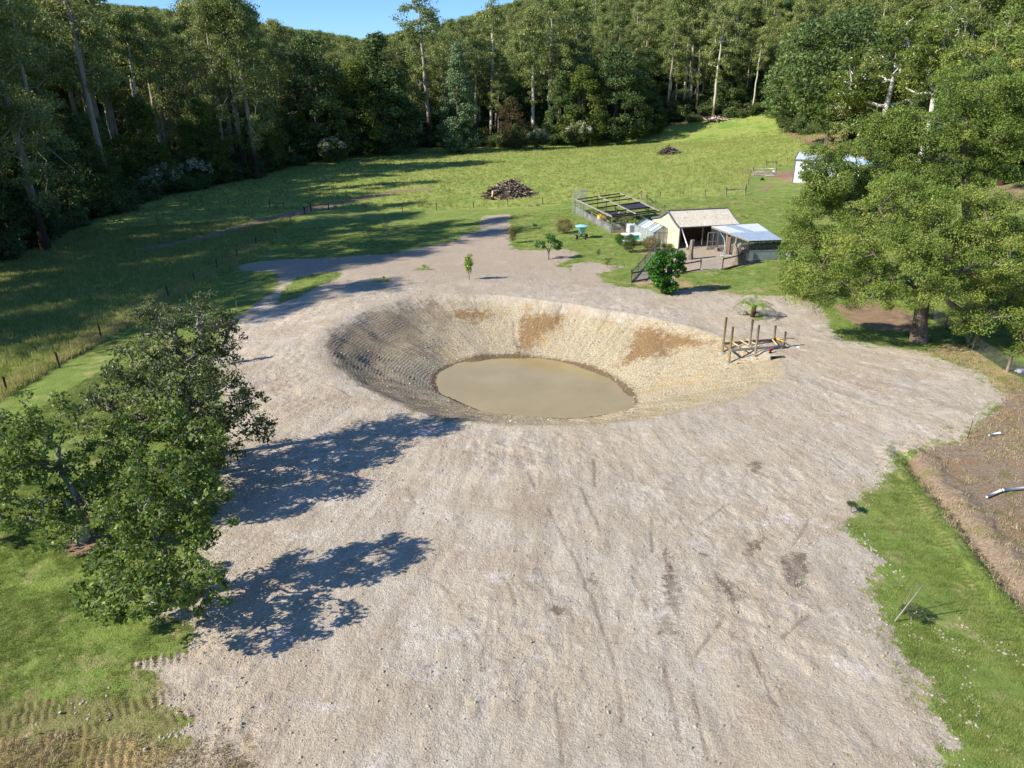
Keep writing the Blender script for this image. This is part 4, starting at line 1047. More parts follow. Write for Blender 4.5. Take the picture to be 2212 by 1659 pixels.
near_tree("fruit_tree", 180, 1170, [(60,900,0,(1.6,1.5,1.1)),(0,960,0,(1.6,1.6,1.2)),(110,980,0,(1.4,1.4,1.0)),(150,1080,-.6,(1.4,1.3,.8)),(60,1090,-.6,(1.6,1.4,.9)),(180,1130,-1,(1.0,1.0,.6)),(-60,1080,0,(1.6,1.6,1.1)),(-50,950,0,(1.4,1.4,1.1)),(20,1030,-1,(1.4,1.3,.8)),(120,1150,-1.2,(1.0,1.0,.5))],
    240, 50, .16, 'fruit', 'grey', "fruit tree cut by the left edge, with a stump beside its trunk", [(186,1130,0),(170,1080,.1),(140,1030,.1)], r_tr=.16, r_tip=.008, clump=.38, seg=3, seed=22, jitter=.14, shell=.7, cshell=.3, aspect=.62, hang=.5)
near_tree("fruit_tree", 440, 1030, [(380,830,0,(2.2,2.0,1.3)),(270,850,0,(1.7,1.7,1.0)),(210,900,0,(1.2,1.4,.8)),(300,780,.5,(1.6,1.5,.8)),(460,860,0,(1.9,1.7,1.2)),(540,880,0,(1.1,1.2,.8)),(560,920,-.3,(.8,.8,.6)),(430,930,-.3,(1.8,1.6,1.1)),(480,980,-.6,(1.0,1.0,.6)),(350,920,-.3,(1.4,1.4,.8)),(400,770,.6,(1.5,1.4,.7)),(440,1000,-.8,(.8,.8,.5))],
    330, 52, .155, 'fruit_grey', 'grey', "widest fruit tree with a dark spreading crown above the bare earth", [(436,990,0),(425,940,0),(405,880,0)], r_tr=.24, r_tip=.008, clump=.38, seg=4, seed=23, jitter=.15, shell=.72, cshell=.3, aspect=.55, hang=.3)
near_tree("fruit_tree", 408, 994, [(400,690,0,(2.3,1.8,.8)),(330,670,0,(1.0,1.0,.5)),(350,740,0,(1.3,1.3,.7)),(460,700,0,(1.2,1.2,.7)),(500,730,0,(.8,.9,.6)),(480,780,-.3,(.9,.9,.5)),(420,760,0,(1.2,1.2,.5)),(440,650,0,(.6,.7,.4))],
    170, 44, .14, 'fruit_grey', 'grey', "sparse old fruit tree showing its crooked grey branches", [(408,930,0),(410,860,0),(405,780,0)], r_tr=.2, r_tip=.012, clump=.34, seg=5, seed=24, jitter=.17, shell=.4, cshell=.3, aspect=.5, bare=.12, hang=.2)
# shrubs and saplings
def small(name, px, py, top, wide_px, mat, label, cat='shrub', K=26, per=40, leaf=.10, base=.25, seed=1, bark='grey', rt=.03, kind2=None, clump=None, nparts=1):
    p = G(px, py); h = top_height(p, top); dp = p.y * CP - (p.z - CAM_Z) * SP; w = wide_px / FPX * dp / 2
    zc = h * (base + (1 - base) / 2); rz_ = h * (1 - base) / 2
    k = lobed_kind(seed, [(0, 0, -.05), (w * .1, 0, h * base * .6), (0, 0, h * base + .1)], [((0, 0, zc), (w * .85, w * .85, rz_ * .9))], K, per, leaf, mat, bark, r_tr=rt, r_tip=.006, clump=clump or max(.12, w * .34), seg=2)
    e = place(k, name, p, 1, 0, label, cat)
    return e, k, w, h, zc, rz_
small("young_tree", 1013, 605, 545, 14, 'lime', "lime green column shaped sapling standing alone on the dirt", 'sapling', 40, 30, .20, .22, 31, rt=.035, clump=.26)
small("young_tree", 455, 795, 692, 13, 'fruit', "narrow upright sapling on a grass patch behind the old fruit trees", 'sapling', 40, 30, .13, .2, 32, rt=.03, clump=.2)
small("young_tree", 835, 523, 464, 17, 'shrub', "thin staked sapling alone on the shaded lawn", 'sapling', 22, 12, .14, .4, 33, rt=.04, clump=.35)
small("young_tree", 512, 668, 626, 10, 'fruit', "wispy sapling on the lawn beside the long grass", 'sapling', 14, 12, .12, .55, 34, rt=.02, clump=.16)
small("bare_sapling", 978, 528, 502, 16, 'shrub', "leafless twiggy sapling at the shaded dirt edge", 'sapling', 22, 2, .08, .3, 35, rt=.035, clump=.2)
small("weed_plant", 917, 582, 572, 12, 'lime', "small lime weed on the dirt, left of the column sapling", 'plant', 12, 16, .10, .1, 36, clump=.14)
small("weed_plant", 830, 610, 600, 7, 'lime', "tiny leafy plant marked by a pebble on the open dirt", 'plant', 8, 14, .09, .1, 37, clump=.1)
small("weed_plant", 846, 553, 541, 9, 'pinkish', "small reddish plant at the edge of the shaded lawn", 'plant', 10, 16, .1, .1, 38, clump=.14)
small("bare_sapling", 732, 572, 556, 5, 'shrub', "thin bare twig beside the small lawn island", 'sapling', 8, 2, .06, .5, 39, rt=.02, clump=.1)
e, k, w, h, zc, rz_ = small("bottlebrush_shrub", 1107, 524, 488, 17, 'pinkish', "upright red tipped bottlebrush at the head of the dirt strip", 'shrub', 40, 34, .14, .1, 40, clump=.3)
c = ellipsoid_pts(np.random.RandomState(1), (0, 0, h * .72), (w, w, h * .2), 14, .6); link_mesh("blossom", leaves("blossom", c, np.full(14, .12), 18, .08, ML['redflower'], 3), e)
e, k, w, h, zc, rz_ = small("flowering_shrub", 1219, 504, 472, 40, 'pinkish', "wide rosy tinted shrub on the lawn left of the seed spreader", 'shrub', 60, 46, .14, .05, 41, clump=.42)
c = ellipsoid_pts(np.random.RandomState(2), (0, 0, h * .55), (w, w, h * .42), 30, .9); link_mesh("blossom", leaves("blossom", c, np.full(30, .1), 12, .08, ML['redflower'], 3), e)
small("low_shrub", 1155, 494, 481, 14, 'shrub', "little rounded shrub on the lawn by the bottlebrush", 'shrub', 20, 24, .11, .05, 42, clump=.2)
small("young_tree", 1293, 563, 537, 10, 'shrub', "thin leafy sapling on the lawn beside the scorched one", 'sapling', 18, 12, .12, .35, 43, rt=.02, clump=.16)
small("scorched_sapling", 1311, 580, 556, 14, 'brown', "stunted scorched sapling in its ring of pale earth", 'sapling', 18, 14, .09, .2, 44, rt=.03, clump=.14)
small("dark_shrub", 1359, 545, 505, 30, 'shrub', "dark shrub in front of the green crate", 'shrub', 60, 60, .12, .02, 45, clump=.35)
small("dark_shrub", 1404, 543, 507, 38, 'pinkish', "brownish shrub leaning on the greenhouse front", 'shrub', 70, 60, .12, .02, 46, clump=.4)
small("leafy_shrub", 1338, 531, 503, 22, 'ivy', "fresh green vine at the garden enclosure corner", 'shrub', 46, 50, .12, .02, 47, clump=.3)
small("dry_shrub", 1441, 541, 526, 28, 'olive', "low olive shrub at the foot of the greenhouse wall", 'shrub', 40, 50, .10, .02, 48, clump=.28)
small("dark_shrub", 1702, 598, 563, 18, 'dark', "small dark conifer shrub right of the chicken run", 'shrub', 40, 50, .11, .02, 49, clump=.28)
small("seedling_tree", 1838, 1107, 1090, 24, 'shrub', "small grey green seedling on the edge of the right lawn", 'sapling', 30, 34, .06, .02, 50, clump=.1)
small("sprawling_shrub", 1966, 1342, 1322, 62, 'shrub', "low sprawling plant at the foot of the leaning garden stakes", 'shrub', 50, 40, .05, .02, 51, clump=.13)
# fig tree with pale twisted stems
b = G(1184, 560)
k = lobed_kind(61, [(0, 0, 0), (.05, 0, .8), (.25, 0, 1.5)], [((-.9, 0, 1.8), (.6, .6, .5)), ((.9, 0, 1.7), (.75, .6, .5)), ((.2, .2, 2.5), (.6, .6, .5)), ((1.3, 0, 1.4), (.4, .4, .3))], 50, 26, .22, 'ivy', 'grey', .09, .025, .3, power=.42, bare=.15)
place(k, "fig_tree", b, 1.0, 0, "small fig with pale twisted stems on its own dirt patch", 'tree')
# stump smothered in glossy creeper
b = G(1437, 633)
L = [(LP(b, 1453, 560, b.y), (1.0, .9, .95)), (LP(b, 1415, 578, b.y - .2), (.75, .75, .75)), (LP(b, 1440, 612, b.y - .6), (.95, .7, .85)), (LP(b, 1428, 555, b.y), (.6, .6, .5)), (LP(b, 1425, 600, b.y - .4), (.6, .6, .6)), (LP(b, 1468, 585, b.y - .3), (.4, .4, .55))]
k = lobed_kind(62, [(0, 0, 0), (.15, 0, 1.2), (.3, 0, 2.4)], L, 170, 60, .17, 'ivy', 'dark', .35, .02, .34, shell=.8, cshell=.5, aspect=.7, power=.6)
place(k, "creeper_tree", b, 1.0, 0, "glossy creeper smothering an old trunk by the yard fence", 'tree')
# tree fern
b = G(1625, 684); e = empty("tree_fern", b); tag(e, "lime green tree fern growing between two rocks", 'tree fern')
MB().tube([(0, 0, -.05), (.03, 0, .3), (.05, 0, .65), (.05, 0, .95)], [.24, .20, .19, .22], 12).build("trunk", MB_['fern'], e, True)
rs = np.random.RandomState(5)
for i in range(17):
    a = i / 17 * 6.283 + rs.uniform(-.15, .15); Lf = rs.uniform(1.5, 2.0); lift = rs.uniform(.3, .75); vv, ff, tn = [], [], []
    N = 22; prev = None
    for j in range(N + 1):
        s = j / N; r_ = .12 + Lf * (s - .10 * s * s); z = .95 + lift * math.sin(s * 2.3) - .80 * s ** 2.6 * (.5 + .5 * (i % 3))
        p = Vector((math.cos(a) * r_ + .05, math.sin(a) * r_, z)); side = Vector((-math.sin(a), math.cos(a), 0)); fw = Vector((math.cos(a), math.sin(a), -.3 * s))
        if prev is not None:
            wl = .36 * (math.sin(min(1, s * 1.5 + .08) * math.pi / 2)) * (1 - s ** 3) + .02
            for sg in (-1, 1):
                q = p + side * sg * wl + fw * wl * .35 + Vector((0, 0, -.30 * wl)); n0 = len(vv)
                vv += [prev.lerp(p, .15), prev.lerp(p, .68), q + fw * .010, q - fw * .012]; ff.append((n0, n0 + 1, n0 + 2, n0 + 3)); tn.append(rs.rand() * .6 + .3)
        prev = p
    for j in range(8):
        s0 = j / 8; 
    me_ = np_mesh("frond", [tuple(v) for v in vv], [ff], ML['fern'] if i % 4 else ML['shrub'], False); face_attr(me_, "tone", tn); link_mesh("frond", me_, e)
# ------------------------------------------------------------------ materials for built things
def plain(name, c0, c1=None, scale=6.0, rough=.7, metal=0.0, bump=.2, stretch=(1, 1, 1), spec=.3):
    t = NT(name); n = t.noise(scale, 5, .65, t.scl(t.obj(), stretch))
    return t.done(t.ramp(n, [(.3, c0), (.7, c1 or c0)]), rough, t.bump(t.noise(scale * 4, 4, .6, t.scl(t.obj(), stretch)), bump, .02), spec, metal)
M_post = plain("weathered_timber", S(104, 92, 78), S(150, 138, 118), 5, .9, stretch=(6, 6, .8))
M_dpost = plain("dark_timber", S(52, 46, 42), S(86, 78, 70), 5, .9, stretch=(6, 6, .8))
M_greyt = plain("grey_timber", S(120, 114, 106), S(164, 158, 148), 5, .9)
M_pole = plain("treated_pole", S(110, 94, 56), S(150, 130, 82), 5, .85, stretch=(5, 5, .5))
M_newt = plain("new_timber", S(206, 178, 128), S(228, 204, 160), 5, .8)
M_oldb = plain("brown_beam", S(84, 70, 58), S(124, 106, 90), 5, .9)
M_wire = plain("galvanised_wire", S(120, 122, 120), S(160, 162, 160), 5, .45, .8)
M_galv = plain("galvanised_steel", S(168, 172, 174), S(198, 202, 204), 3, .4, .6)
M_white = plain("white_plastic", S(226, 226, 226), S(240, 240, 240), 3, .4)
M_conc = plain("concrete", S(138, 134, 126), S(168, 162, 152), 4, .9)
M_black = plain("black_plastic", S(28, 28, 30), S(44, 44, 46), 3, .5)
M_rubber = plain("rubber", S(34, 34, 34), S(50, 50, 50), 6, .85)
M_cloth = plain("black_shade_cloth", S(34, 36, 42), S(62, 64, 72), 2, .8)
M_green = plain("green_plastic", S(24, 150, 106), S(44, 176, 128), 2, .45)
M_gframe = plain("green_frame", S(54, 92, 84), S(80, 118, 108), 5, .5)
M_rock = plain("rock", S(92, 86, 80), S(176, 166, 150), 2.2, .95, bump=.8)
M_teal = plain("pale_teal_plastic", S(132, 186, 186), S(160, 208, 206), 2, .45)
M_stump = plain("split_stump_wood", S(92, 80, 68), S(158, 146, 130), 3, .95, bump=.9, stretch=(4, 4, .7))
M_yel = plain("yellow_tool", S(226, 168, 30), S(240, 190, 50), 3, .5)
M_red = plain("red_tool", S(130, 26, 36), S(164, 40, 48), 3, .5)
M_terra = plain("terracotta", S(150, 86, 56), S(178, 112, 78), 3, .8)
M_crate = plain("yellow_crate", S(206, 170, 84), S(226, 194, 112), 3, .6)
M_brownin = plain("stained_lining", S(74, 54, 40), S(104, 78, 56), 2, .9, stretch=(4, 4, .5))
def net_mat(name, col, a):
    t = NT(name); t.bsdf.inputs["Base Color"].default_value = col; t.bsdf.inputs["Roughness"].default_value = .8
    tr = t.node("ShaderNodeBsdfTransparent"); mx = t.node("ShaderNodeMixShader", {0: a})
    w = t.math('MAXIMUM', t.step(t.node("ShaderNodeTexWave", {"Scale": 5.0, "Vector": t.obj()}, bands_direction='X').outputs[1], .6, .9), t.step(t.node("ShaderNodeTexWave", {"Scale": 5.0, "Vector": t.obj()}, bands_direction='Z').outputs[1], .6, .9))
    t._in(mx.inputs[0], t.math('MULTIPLY', t.math('ADD', t.math('MULTIPLY', w, .5), .5), a))
    t.l.new(tr.outputs[0], mx.inputs[1]); t.l.new(t.bsdf.outputs[0], mx.inputs[2]); t.l.new(mx.outputs[0], t.out.inputs[0]); return t.m
M_net = net_mat("bird_netting", S(150, 152, 152), .30)
M_dnet = net_mat("dark_wire_netting", S(60, 64, 68), .34)
def glass_mat(name, tint, a):
    t = NT(name); t._in(t.bsdf.inputs["Base Color"], t.ramp(t.noise(1.5, 5, .6, t.obj()), [(.3, tint), (.7, S(210, 214, 208))])); t.bsdf.inputs["Roughness"].default_value = .18
    tr = t.node("ShaderNodeBsdfTransparent"); mx = t.node("ShaderNodeMixShader", {0: a}); t.l.new(tr.outputs[0], mx.inputs[1]); t.l.new(t.bsdf.outputs[0], mx.inputs[2]); t.l.new(mx.outputs[0], t.out.inputs[0]); return t.m
M_glass = glass_mat("cloudy_greenhouse_sheet", S(176, 186, 186), .42)
M_gcream = glass_mat("yellowed_greenhouse_sheet", S(176, 160, 124), .62)
def corrugated(name, c0, c1, axis='X', pitch=.076, rough=.45, metal=.3, dirt=None, damount=.6, bump=1.0):
    t = NT(name); n = t.noise(1.1, 6, .7, t.obj())
    col = t.ramp(n, [(.3, c0), (.7, c1)])
    if dirt: col = t.mix(t.math('MULTIPLY', t.step(t.noise(3.5, 7, .75, t.scl(t.obj(), (1.6, .6, 1))), .53, .60), damount), col, dirt)
    w = t.node("ShaderNodeTexWave", {"Scale": .314 / pitch, "Vector": t.obj()}, bands_direction=axis, wave_profile='SIN').outputs[1]
    return t.done(col, rough, t.bump(w, bump, .02), .35, metal)
M_roofc = corrugated("cream_roof_sheet", S(200, 188, 162), S(218, 208, 186), 'X', .20, .6, 0, S(132, 114, 90), .6, .5)
M_wallc = corrugated("cream_wall_sheet", S(186, 176, 148), S(206, 196, 170), 'X', .20, .7, 0, S(170, 156, 120), .4, .5)
M_trim = plain("dark_grey_trim", S(84, 84, 86), S(104, 104, 106), 3, .6)
M_zinc = corrugated("zinc_roof_sheet", S(176, 190, 202), S(206, 216, 224), 'X', .15, .38, .35, S(150, 160, 168), .5, .6)
M_zinc2 = corrugated("white_roof_sheet", S(206, 212, 216), S(222, 226, 228), 'X', .15, .45, .1, None, 0, .6)
M_skirt = corrugated("grey_green_wall_sheet", S(132, 150, 146), S(156, 172, 166), 'Z', .09, .5, .2, None, 0, 1.0)
M_shedw = corrugated("white_shed_wall_sheet", S(226, 230, 234), S(238, 241, 244), 'X', .28, .5, .1, None, 0, 1.0)
def panel(name, pts, thick, mat, parent):
    """slab through a planar outline"""
    pts = [Vector(p) for p in pts]; n = (pts[1] - pts[0]).cross(pts[-1] - pts[0]).normalized() * (thick / 2); k = len(pts)
    m = MB(); m.add([p + n for p in pts] + [p - n for p in pts], [tuple(range(k)), tuple(reversed(range(k, 2 * k)))] + [(i, i + k, (i + 1) % k + k, (i + 1) % k) for i in range(k)])
    return m.build(name, mat, parent)

# ------------------------------------------------------------------ open fronted shed (local frame: x along the front, y to the back)
A0 = Vector((20.1, 85.75, 0)); A0.z = ground_z(20.1, 85.75) + .02
th = math.atan2(2.08, 7.63); shed = empty("open_shed", A0, th)
tag(shed, "cream open fronted shed with flared peeling roof and dark inside", 'shed')
W_, D_ = 7.9, 7.4; prof = [(0, 2.55), (1.15, 3.0), (3.1, 4.0), (5.0, 3.05), (7.4, 2.5)]
panel("side_wall", [(0, y, z) for y, z in [(0, -.3), (D_, -.3)] + [(y, z - .05) for y, z in reversed(prof)]], .06, M_wallc, shed)
panel("side_wall", [(W_ - .05, y, z) for y, z in [(0, -.3), (D_, -.3)] + [(y, z - .05) for y, z in reversed(prof)]], .06, M_wallc, shed)
panel("back_wall", [(.03, D_, -.3), (W_ - .08, D_, -.3), (W_ - .08, D_, 2.44), (.03, D_, 2.44)], .06, M_wallc, shed)
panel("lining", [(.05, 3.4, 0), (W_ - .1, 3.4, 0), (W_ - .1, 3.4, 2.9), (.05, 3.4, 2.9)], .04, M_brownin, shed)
m = MB()
for (y0, z0), (y1, z1) in zip(prof[:-1], prof[1:]):
    m.add([(-.12, y0 - (0.1 if y0 == 0 else 0), z0), (W_ + .12, y0 - (0.1 if y0 == 0 else 0), z0), (W_ + .12, y1, z1), (-.12, y1, z1), (-.12, y0 - (0.1 if y0 == 0 else 0), z0 + .05), (W_ + .12, y0 - (0.1 if y0 == 0 else 0), z0 + .05), (W_ + .12, y1, z1 + .05), (-.12, y1, z1 + .05)], [(0, 3, 2, 1), (4, 5, 6, 7), (0, 1, 5, 4), (1, 2, 6, 5), (2, 3, 7, 6), (3, 0, 4, 7)])
roof = m.build("roof", M_roofc, shed)
for x in (-.17, W_ + .17):
    q = MB()
    for (y0, z0), (y1, z1) in zip(prof[:-1], prof[1:]): q.beam((x, y0 - .02, z0 + .0), (x, y1 + .02, z1 + .0), .12, .22)
    q.build("barge_board", M_trim, roof)
MB().beam((-.1, 3.1, 4.08), (W_ + .1, 3.1, 4.08), .3, .05).build("ridge_cap", M_trim, roof)
MB().beam((-.15, -.17, 2.52), (W_ - 4.2, -.17, 2.52), .12, .12).build("gutter", M_trim, roof)
MB().tube([(.15, -.14, 2.48), (.75, -.9, .35)], .07, 10).build("downpipe", M_white, shed, True)
MB().box((.03, -.04, 1.2), (.12, .12, 2.6)).build("corner_post", M_trim, shed); MB().box((3.1, -.02, 1.25), (.11, .11, 2.5)).build("front_post", M_post, shed)
MB().box((-.06, 2.2, .95 + .6), (.06, .35, .28)).build("vent", M_crate, shed)
b = A0 + Matrix.Rotation(th, 3, 'Z') @ Vector((.75, -.95, 0)); b.z = ground_z(b.x, b.y)
bucket = MB().lathe([(.20, 0), (.24, .34), (.25, .36), (.22, .36), (.21, .30), (.02, .28)], 16).build("bucket", M_conc, None, True, loc=b); tag(bucket, "grey tub under the shed's white downpipe", 'bucket')

# ------------------------------------------------------------------ chicken run
RZ = ground_z(28, 82)
run = empty("chicken_run", (26.4, 78.95, RZ)); tag(run, "chicken run of netting and posts under a zinc sheet roof", 'chicken run')
def rl(x, y, z=0): return Vector((x - 26.4, y - 78.95, z))
FLr, FRr, BRr, BLr = (26.3, 78.9), (30.1, 79.5), (29.9, 87.6), (23.7, 85.6)
def onr(u, v, z):      # u across, v along, bilinear on the plan
    x = (FLr[0] * (1 - u) + FRr[0] * u) * (1 - v) + (BLr[0] * (1 - u) + BRr[0] * u) * v; y = (FLr[1] * (1 - u) + FRr[1] * u) * (1 - v) + (BLr[1] * (1 - u) + BRr[1] * u) * v
    return rl(x, y, z)
hgt = lambda v: 2.15 + .38 * v
o = panel("roof_sheet", [onr(0, -.02, hgt(0)), onr(1, -.02, hgt(0)), onr(1, .52, hgt(.52)), onr(0, .52, hgt(.52))], .03, M_zinc, run)
panel("roof_sheet", [onr(0, .5, hgt(.5) + .03), onr(1, .5, hgt(.5) + .03), onr(1, .98, hgt(.98) + .03), onr(0, .98, hgt(.98) + .03)], .03, M_zinc2, run)
panel("roof_patch", [onr(.38, .5, hgt(.5) + .055), onr(.62, .5, hgt(.5) + .055), onr(.5, .97, hgt(.97) + .055), onr(.26, .97, hgt(.97) + .055)], .012, M_zinc, run)
for u, v in ((.02, .02), (.30, .02), (.78, .02), (.98, .02), (.02, .45), (.02, .8), (.98, .5), (.98, .95)):
    MB().beam(onr(u, v, -.2), onr(u, v, hgt(v) - .06), .10, .10).build("post", M_dpost if v < .1 else M_post, run)
MB().beam(onr(0, .0, hgt(0) - .09), onr(0, .97, hgt(.97) - .09), .08, .14).build("roof_beam", M_post, run)
MB().beam(onr(0, .01, hgt(0) - .09), onr(1, .01, hgt(0) - .09), .08, .12).build("roof_beam", M_dpost, run)
panel("skirt_wall", [onr(.0, -.012, -.1), onr(1, -.012, -.1), onr(1, -.012, .92), onr(0, -.012, .92)], .03, M_skirt, run)
MB().beam(onr(0, -.01, .97), onr(1, -.01, .97), .1, .08).build("rail", M_greyt, run)
panel("netting", [onr(0, .0, .9), onr(1, .0, .9), onr(1, .0, hgt(0) - .1), onr(0, 0, hgt(0) - .1)], .004, M_dnet, run)
panel("netting", [onr(0, .03, .0), onr(0, .42, 0), onr(0, .42, hgt(.42) - .15), onr(0, .03, hgt(0) - .15)], .004, M_dnet, run)
panel("netting", [onr(0, .55, .0), onr(0, .97, 0), onr(0, .97, hgt(.97) - .15), onr(0, .55, hgt(.55) - .15)], .004, M_dnet, run)
panel("netting", [onr(1, .03, .0), onr(1, .97, 0), onr(1, .97, hgt(.97) - .15), onr(1, .03, hgt(0) - .15)], .004, M_dnet, run)
d = panel("door", [onr(-.01, .43, .02), onr(-.01, .53, .02), onr(-.01, .53, 1.95), onr(-.01, .43, 1.95)], .05, M_oldb, run)
MB().beam(onr(.0, .545, .0), onr(.0, .545, 2.1), .07, .1).build("frame", M_newt, d)
# small white gate panel right of the run
e = empty("gate_panel", (30.35, 79.75, ground_z(30.35, 79.75))); tag(e, "short white ribbed panel closing the right end of the run", 'panel')
panel("sheet", [(0, 0, 0), (.95, -.1, 0), (.95, -.1, .95), (0, 0, 1.0)], .03, M_zinc2, e); MB().box((1.0, -.1, .5), (.08, .08, 1.1)).build("post", M_post, e)
# loose framed door standing in the yard
e = empty("netted_door", (23.2, 86.0 - 1.6, ground_z(23.2, 84.4)), .18); tag(e, "old four paned netted door standing open before the shed", 'door')
for a_, b_, w_ in (((0, 0, 0), (0, 0, 2.05), .09), ((1.35, 0, 0), (1.35, 0, 2.05), .09), ((0, 0, 2.05), (1.35, 0, 2.05), .09), ((0, 0, .05), (1.35, 0, .05), .22), ((.68, 0, .05), (.68, 0, 2.05), .06), ((0, 0, 1.0), (1.35, 0, 1.0), .07)):
    MB().beam(a_, b_, .05, w_).build("frame_bar", M_greyt, e)
panel("netting", [(0, 0, .1), (1.35, 0, .1), (1.35, 0, 2.0), (0, 0, 2.0)], .004, M_dnet, e)
# hose
hp = [(23.75 + .03 * i, 84.9 - .45 * i, 0) for i in range(3)]
hz = MB().tube([(24.3, 84.2, RZ + 2.35), (24.7, 83.0, RZ + 1.6), (24.75, 82.4, RZ + .6), (24.3, 81.6, RZ + .12), (23.9, 80.9, RZ + .05), (24.4, 80.6, RZ + .05), (24.9, 80.7, RZ + .06), (25.3, 80.0, RZ + .05), (25.7, 79.8, RZ + .05)], .035, 8).build("hose", plain("pale_blue_hose", S(150, 186, 190), S(170, 204, 206)), None, True)
tag(hz, "pale blue hose hanging from the run roof to the ground", 'hose')
for (x, y, dx, lab) in ((26.4, 84.3, .9, "pale feeding block on the floor of the chicken run"), (27.3, 82.8, .4, "grey bin standing inside the chicken run")):
    e = empty("feeder", (x, y, RZ + .02)); tag(e, lab, 'feeder'); MB().box((0, 0, .12), (dx, .5, .24), taper=.9).build("tray", M_conc, e, bevel=.02); MB().box((0, 0, .45), (.12, .12, .5)).build("handle", M_greyt, e)
# stumps
def stump(name, x, y, h, r, lean, seed, label, spikes=0):
    rs = np.random.RandomState(seed); z0 = ground_z(x, y); N = 16; vs, fs = [], []; rings = 9
    for i in range(rings + 1):
        f = i / rings
        for k in range(N):
            a = k / N * 6.283; rr = r * (1 + .55 * (1 - f) ** 3 * (1 + .5 * math.sin(3 * a + seed))) * (1 + .14 * math.sin(5 * a + f * 4 + seed) + rs.uniform(-.06, .06)) * (1 - .12 * f)
            vs.append((lean[0] * f * h + rr * math.cos(a), lean[1] * f * h + rr * math.sin(a), -.1 + f * h + (.22 * h * (math.sin(2 * a + seed) * .5 + rs.uniform(-.2, .2)) * spikes if i == rings else 0)))
    for i in range(rings):
        for k in range(N): fs.append((i * N + k, i * N + (k + 1) % N, (i + 1) * N + (k + 1) % N, (i + 1) * N + k))
    top = len(vs); vs.append((lean[0] * h, lean[1] * h, -.14 + h)); fs += [(rings * N + k, rings * N + (k + 1) % N, top) for k in range(N)]
    m = MB(); m.add(vs, fs); o = m.build(name, M_stump, None, False, loc=(x, y, z0)); tag(o, label, 'stump'); return o
stump("tree_stump", 20.1, 79.9, 2.3, .24, (.08, 0), 1, "tall narrow stump standing in the chicken yard")
stump("tree_stump", 24.5, 76.9, 2.35, .42, (-.03, .05), 2, "hollow jagged stump beside the run's low wall", 1.0)
stump("tree_stump", 25.3, 77.5, 1.7, .36, (.1, .05), 4, "dark shorter stump leaning against the jagged one", .8)
stump("tree_stump", 24.1, 83.7, .5, .28, (.1, 0), 6, "low squat stump in front of the netted door")
stump("tree_stump", 15.1, 66.0, .25, .3, (0, 0), 8, "sawn stump at the foot of the creeper tree")
# ------------------------------------------------------------------ yard fences
def rail_fence(name, label, pts, rails, h, post_mat, rail_mat, netting=None, r=.06, group=None, top_over=None):
    P0 = Vector((pts[0][0], pts[0][1], ground_z(*pts[0][:2]))); e = empty(name, P0); tag(e, label, 'fence', group)
    Q = [Vector((x, y, ground_z(x, y))) - P0 for x, y in pts]
    for i, q in enumerate(Q):
        MB().tube([q + Vector((0, 0, -.3)), q + Vector((0, 0, h + .08))], r, 8).build("post", post_mat, e, True)
    for z in rails:
        m = MB()
        for a, b in zip(Q[:-1], Q[1:]): m.beam(a + Vector((0, 0, z)), b + Vector((0, 0, z)), .05, .13)
        m.build("rail", rail_mat, e)
    if netting:
        for a, b in zip(Q[:-1], Q[1:]): panel("netting", [a, b, b + Vector((0, 0, h)), a + Vector((0, 0, h))], .003, netting, e)
    return e
c0 = G(1363, 611); c1_ = G(1424, 540)
pl = [c0.lerp(c1_, t_) for t_ in (0, .2, .42, .62, .82, 1)]
rail_fence("yard_fence", "netted timber fence running back along the left of the yard", [(p.x, p.y) for p in pl], (.12, 1.15), 1.25, M_post, M_greyt, M_net)
g1 = G(1512, 584.5); g2 = G(1560, 584)
pl = [c0, c0.lerp(g1, .33), c0.lerp(g1, .66), g1]
rail_fence("yard_fence", "timber fence across the yard front, left of the wire gate", [(p.x, p.y) for p in pl], (.1, 1.0), 1.25, M_post, M_dpost)
pl = [g2, Vector((24.6, 76.4, 0)), Vector((26.3, 78.6, 0))]
rail_fence("yard_fence", "dark rail fence between the wire gate and the run wall", [(p.x, p.y) for p in pl], (.1, 1.2), 1.3, M_dpost, M_dpost)
e = empty("sleeper_edging", (0, 0, 0)); e.location = (24, 76, ground_z(24, 76)); tag(e, "long dark sleeper laid along the foot of the run", 'edging')
MB().beam((g2.x - 24 + .1, g2.y - 76 - .1, .06), (2.3, 2.4, .08), .12, .2).build("sleeper", M_oldb, e); MB().beam((2.35, 2.42, .08), (6.1, 3.2, .1), .12, .2).build("sleeper", M_oldb, e)
e = empty("wire_gate", g1); tag(e, "galvanised wire gate with rounded frame in the yard fence", 'gate'); v = g2 - g1; v = Vector((v.x, v.y, 0)); nrm2 = v.normalized()
fr = [nrm2 * .15 + Vector((0, 0, .12)), nrm2 * .08 + Vector((0, 0, .3)), nrm2 * .08 + Vector((0, 0, 1.0)), nrm2 * .2 + Vector((0, 0, 1.12)), v - nrm2 * .25 + Vector((0, 0, 1.12)), v - nrm2 * .13 + Vector((0, 0, 1.0)), v - nrm2 * .13 + Vector((0, 0, .3)), v - nrm2 * .2 + Vector((0, 0, .12)), nrm2 * .15 + Vector((0, 0, .12))]
MB().tube(fr, .025, 6).build("frame", M_galv, e, True)
m = MB()
for i in range(1, 9): m.tube([nrm2 * (v.length * i / 9) + Vector((0, 0, .12)), nrm2 * (v.length * i / 9) + Vector((0, 0, 1.12))], .008, 3)
for i in range(1, 7): m.tube([nrm2 * .08 + Vector((0, 0, .12 + .145 * i)), v - nrm2 * .13 + Vector((0, 0, .12 + .145 * i))], .008, 3)
m.build("mesh", M_galv, e)
hen = None
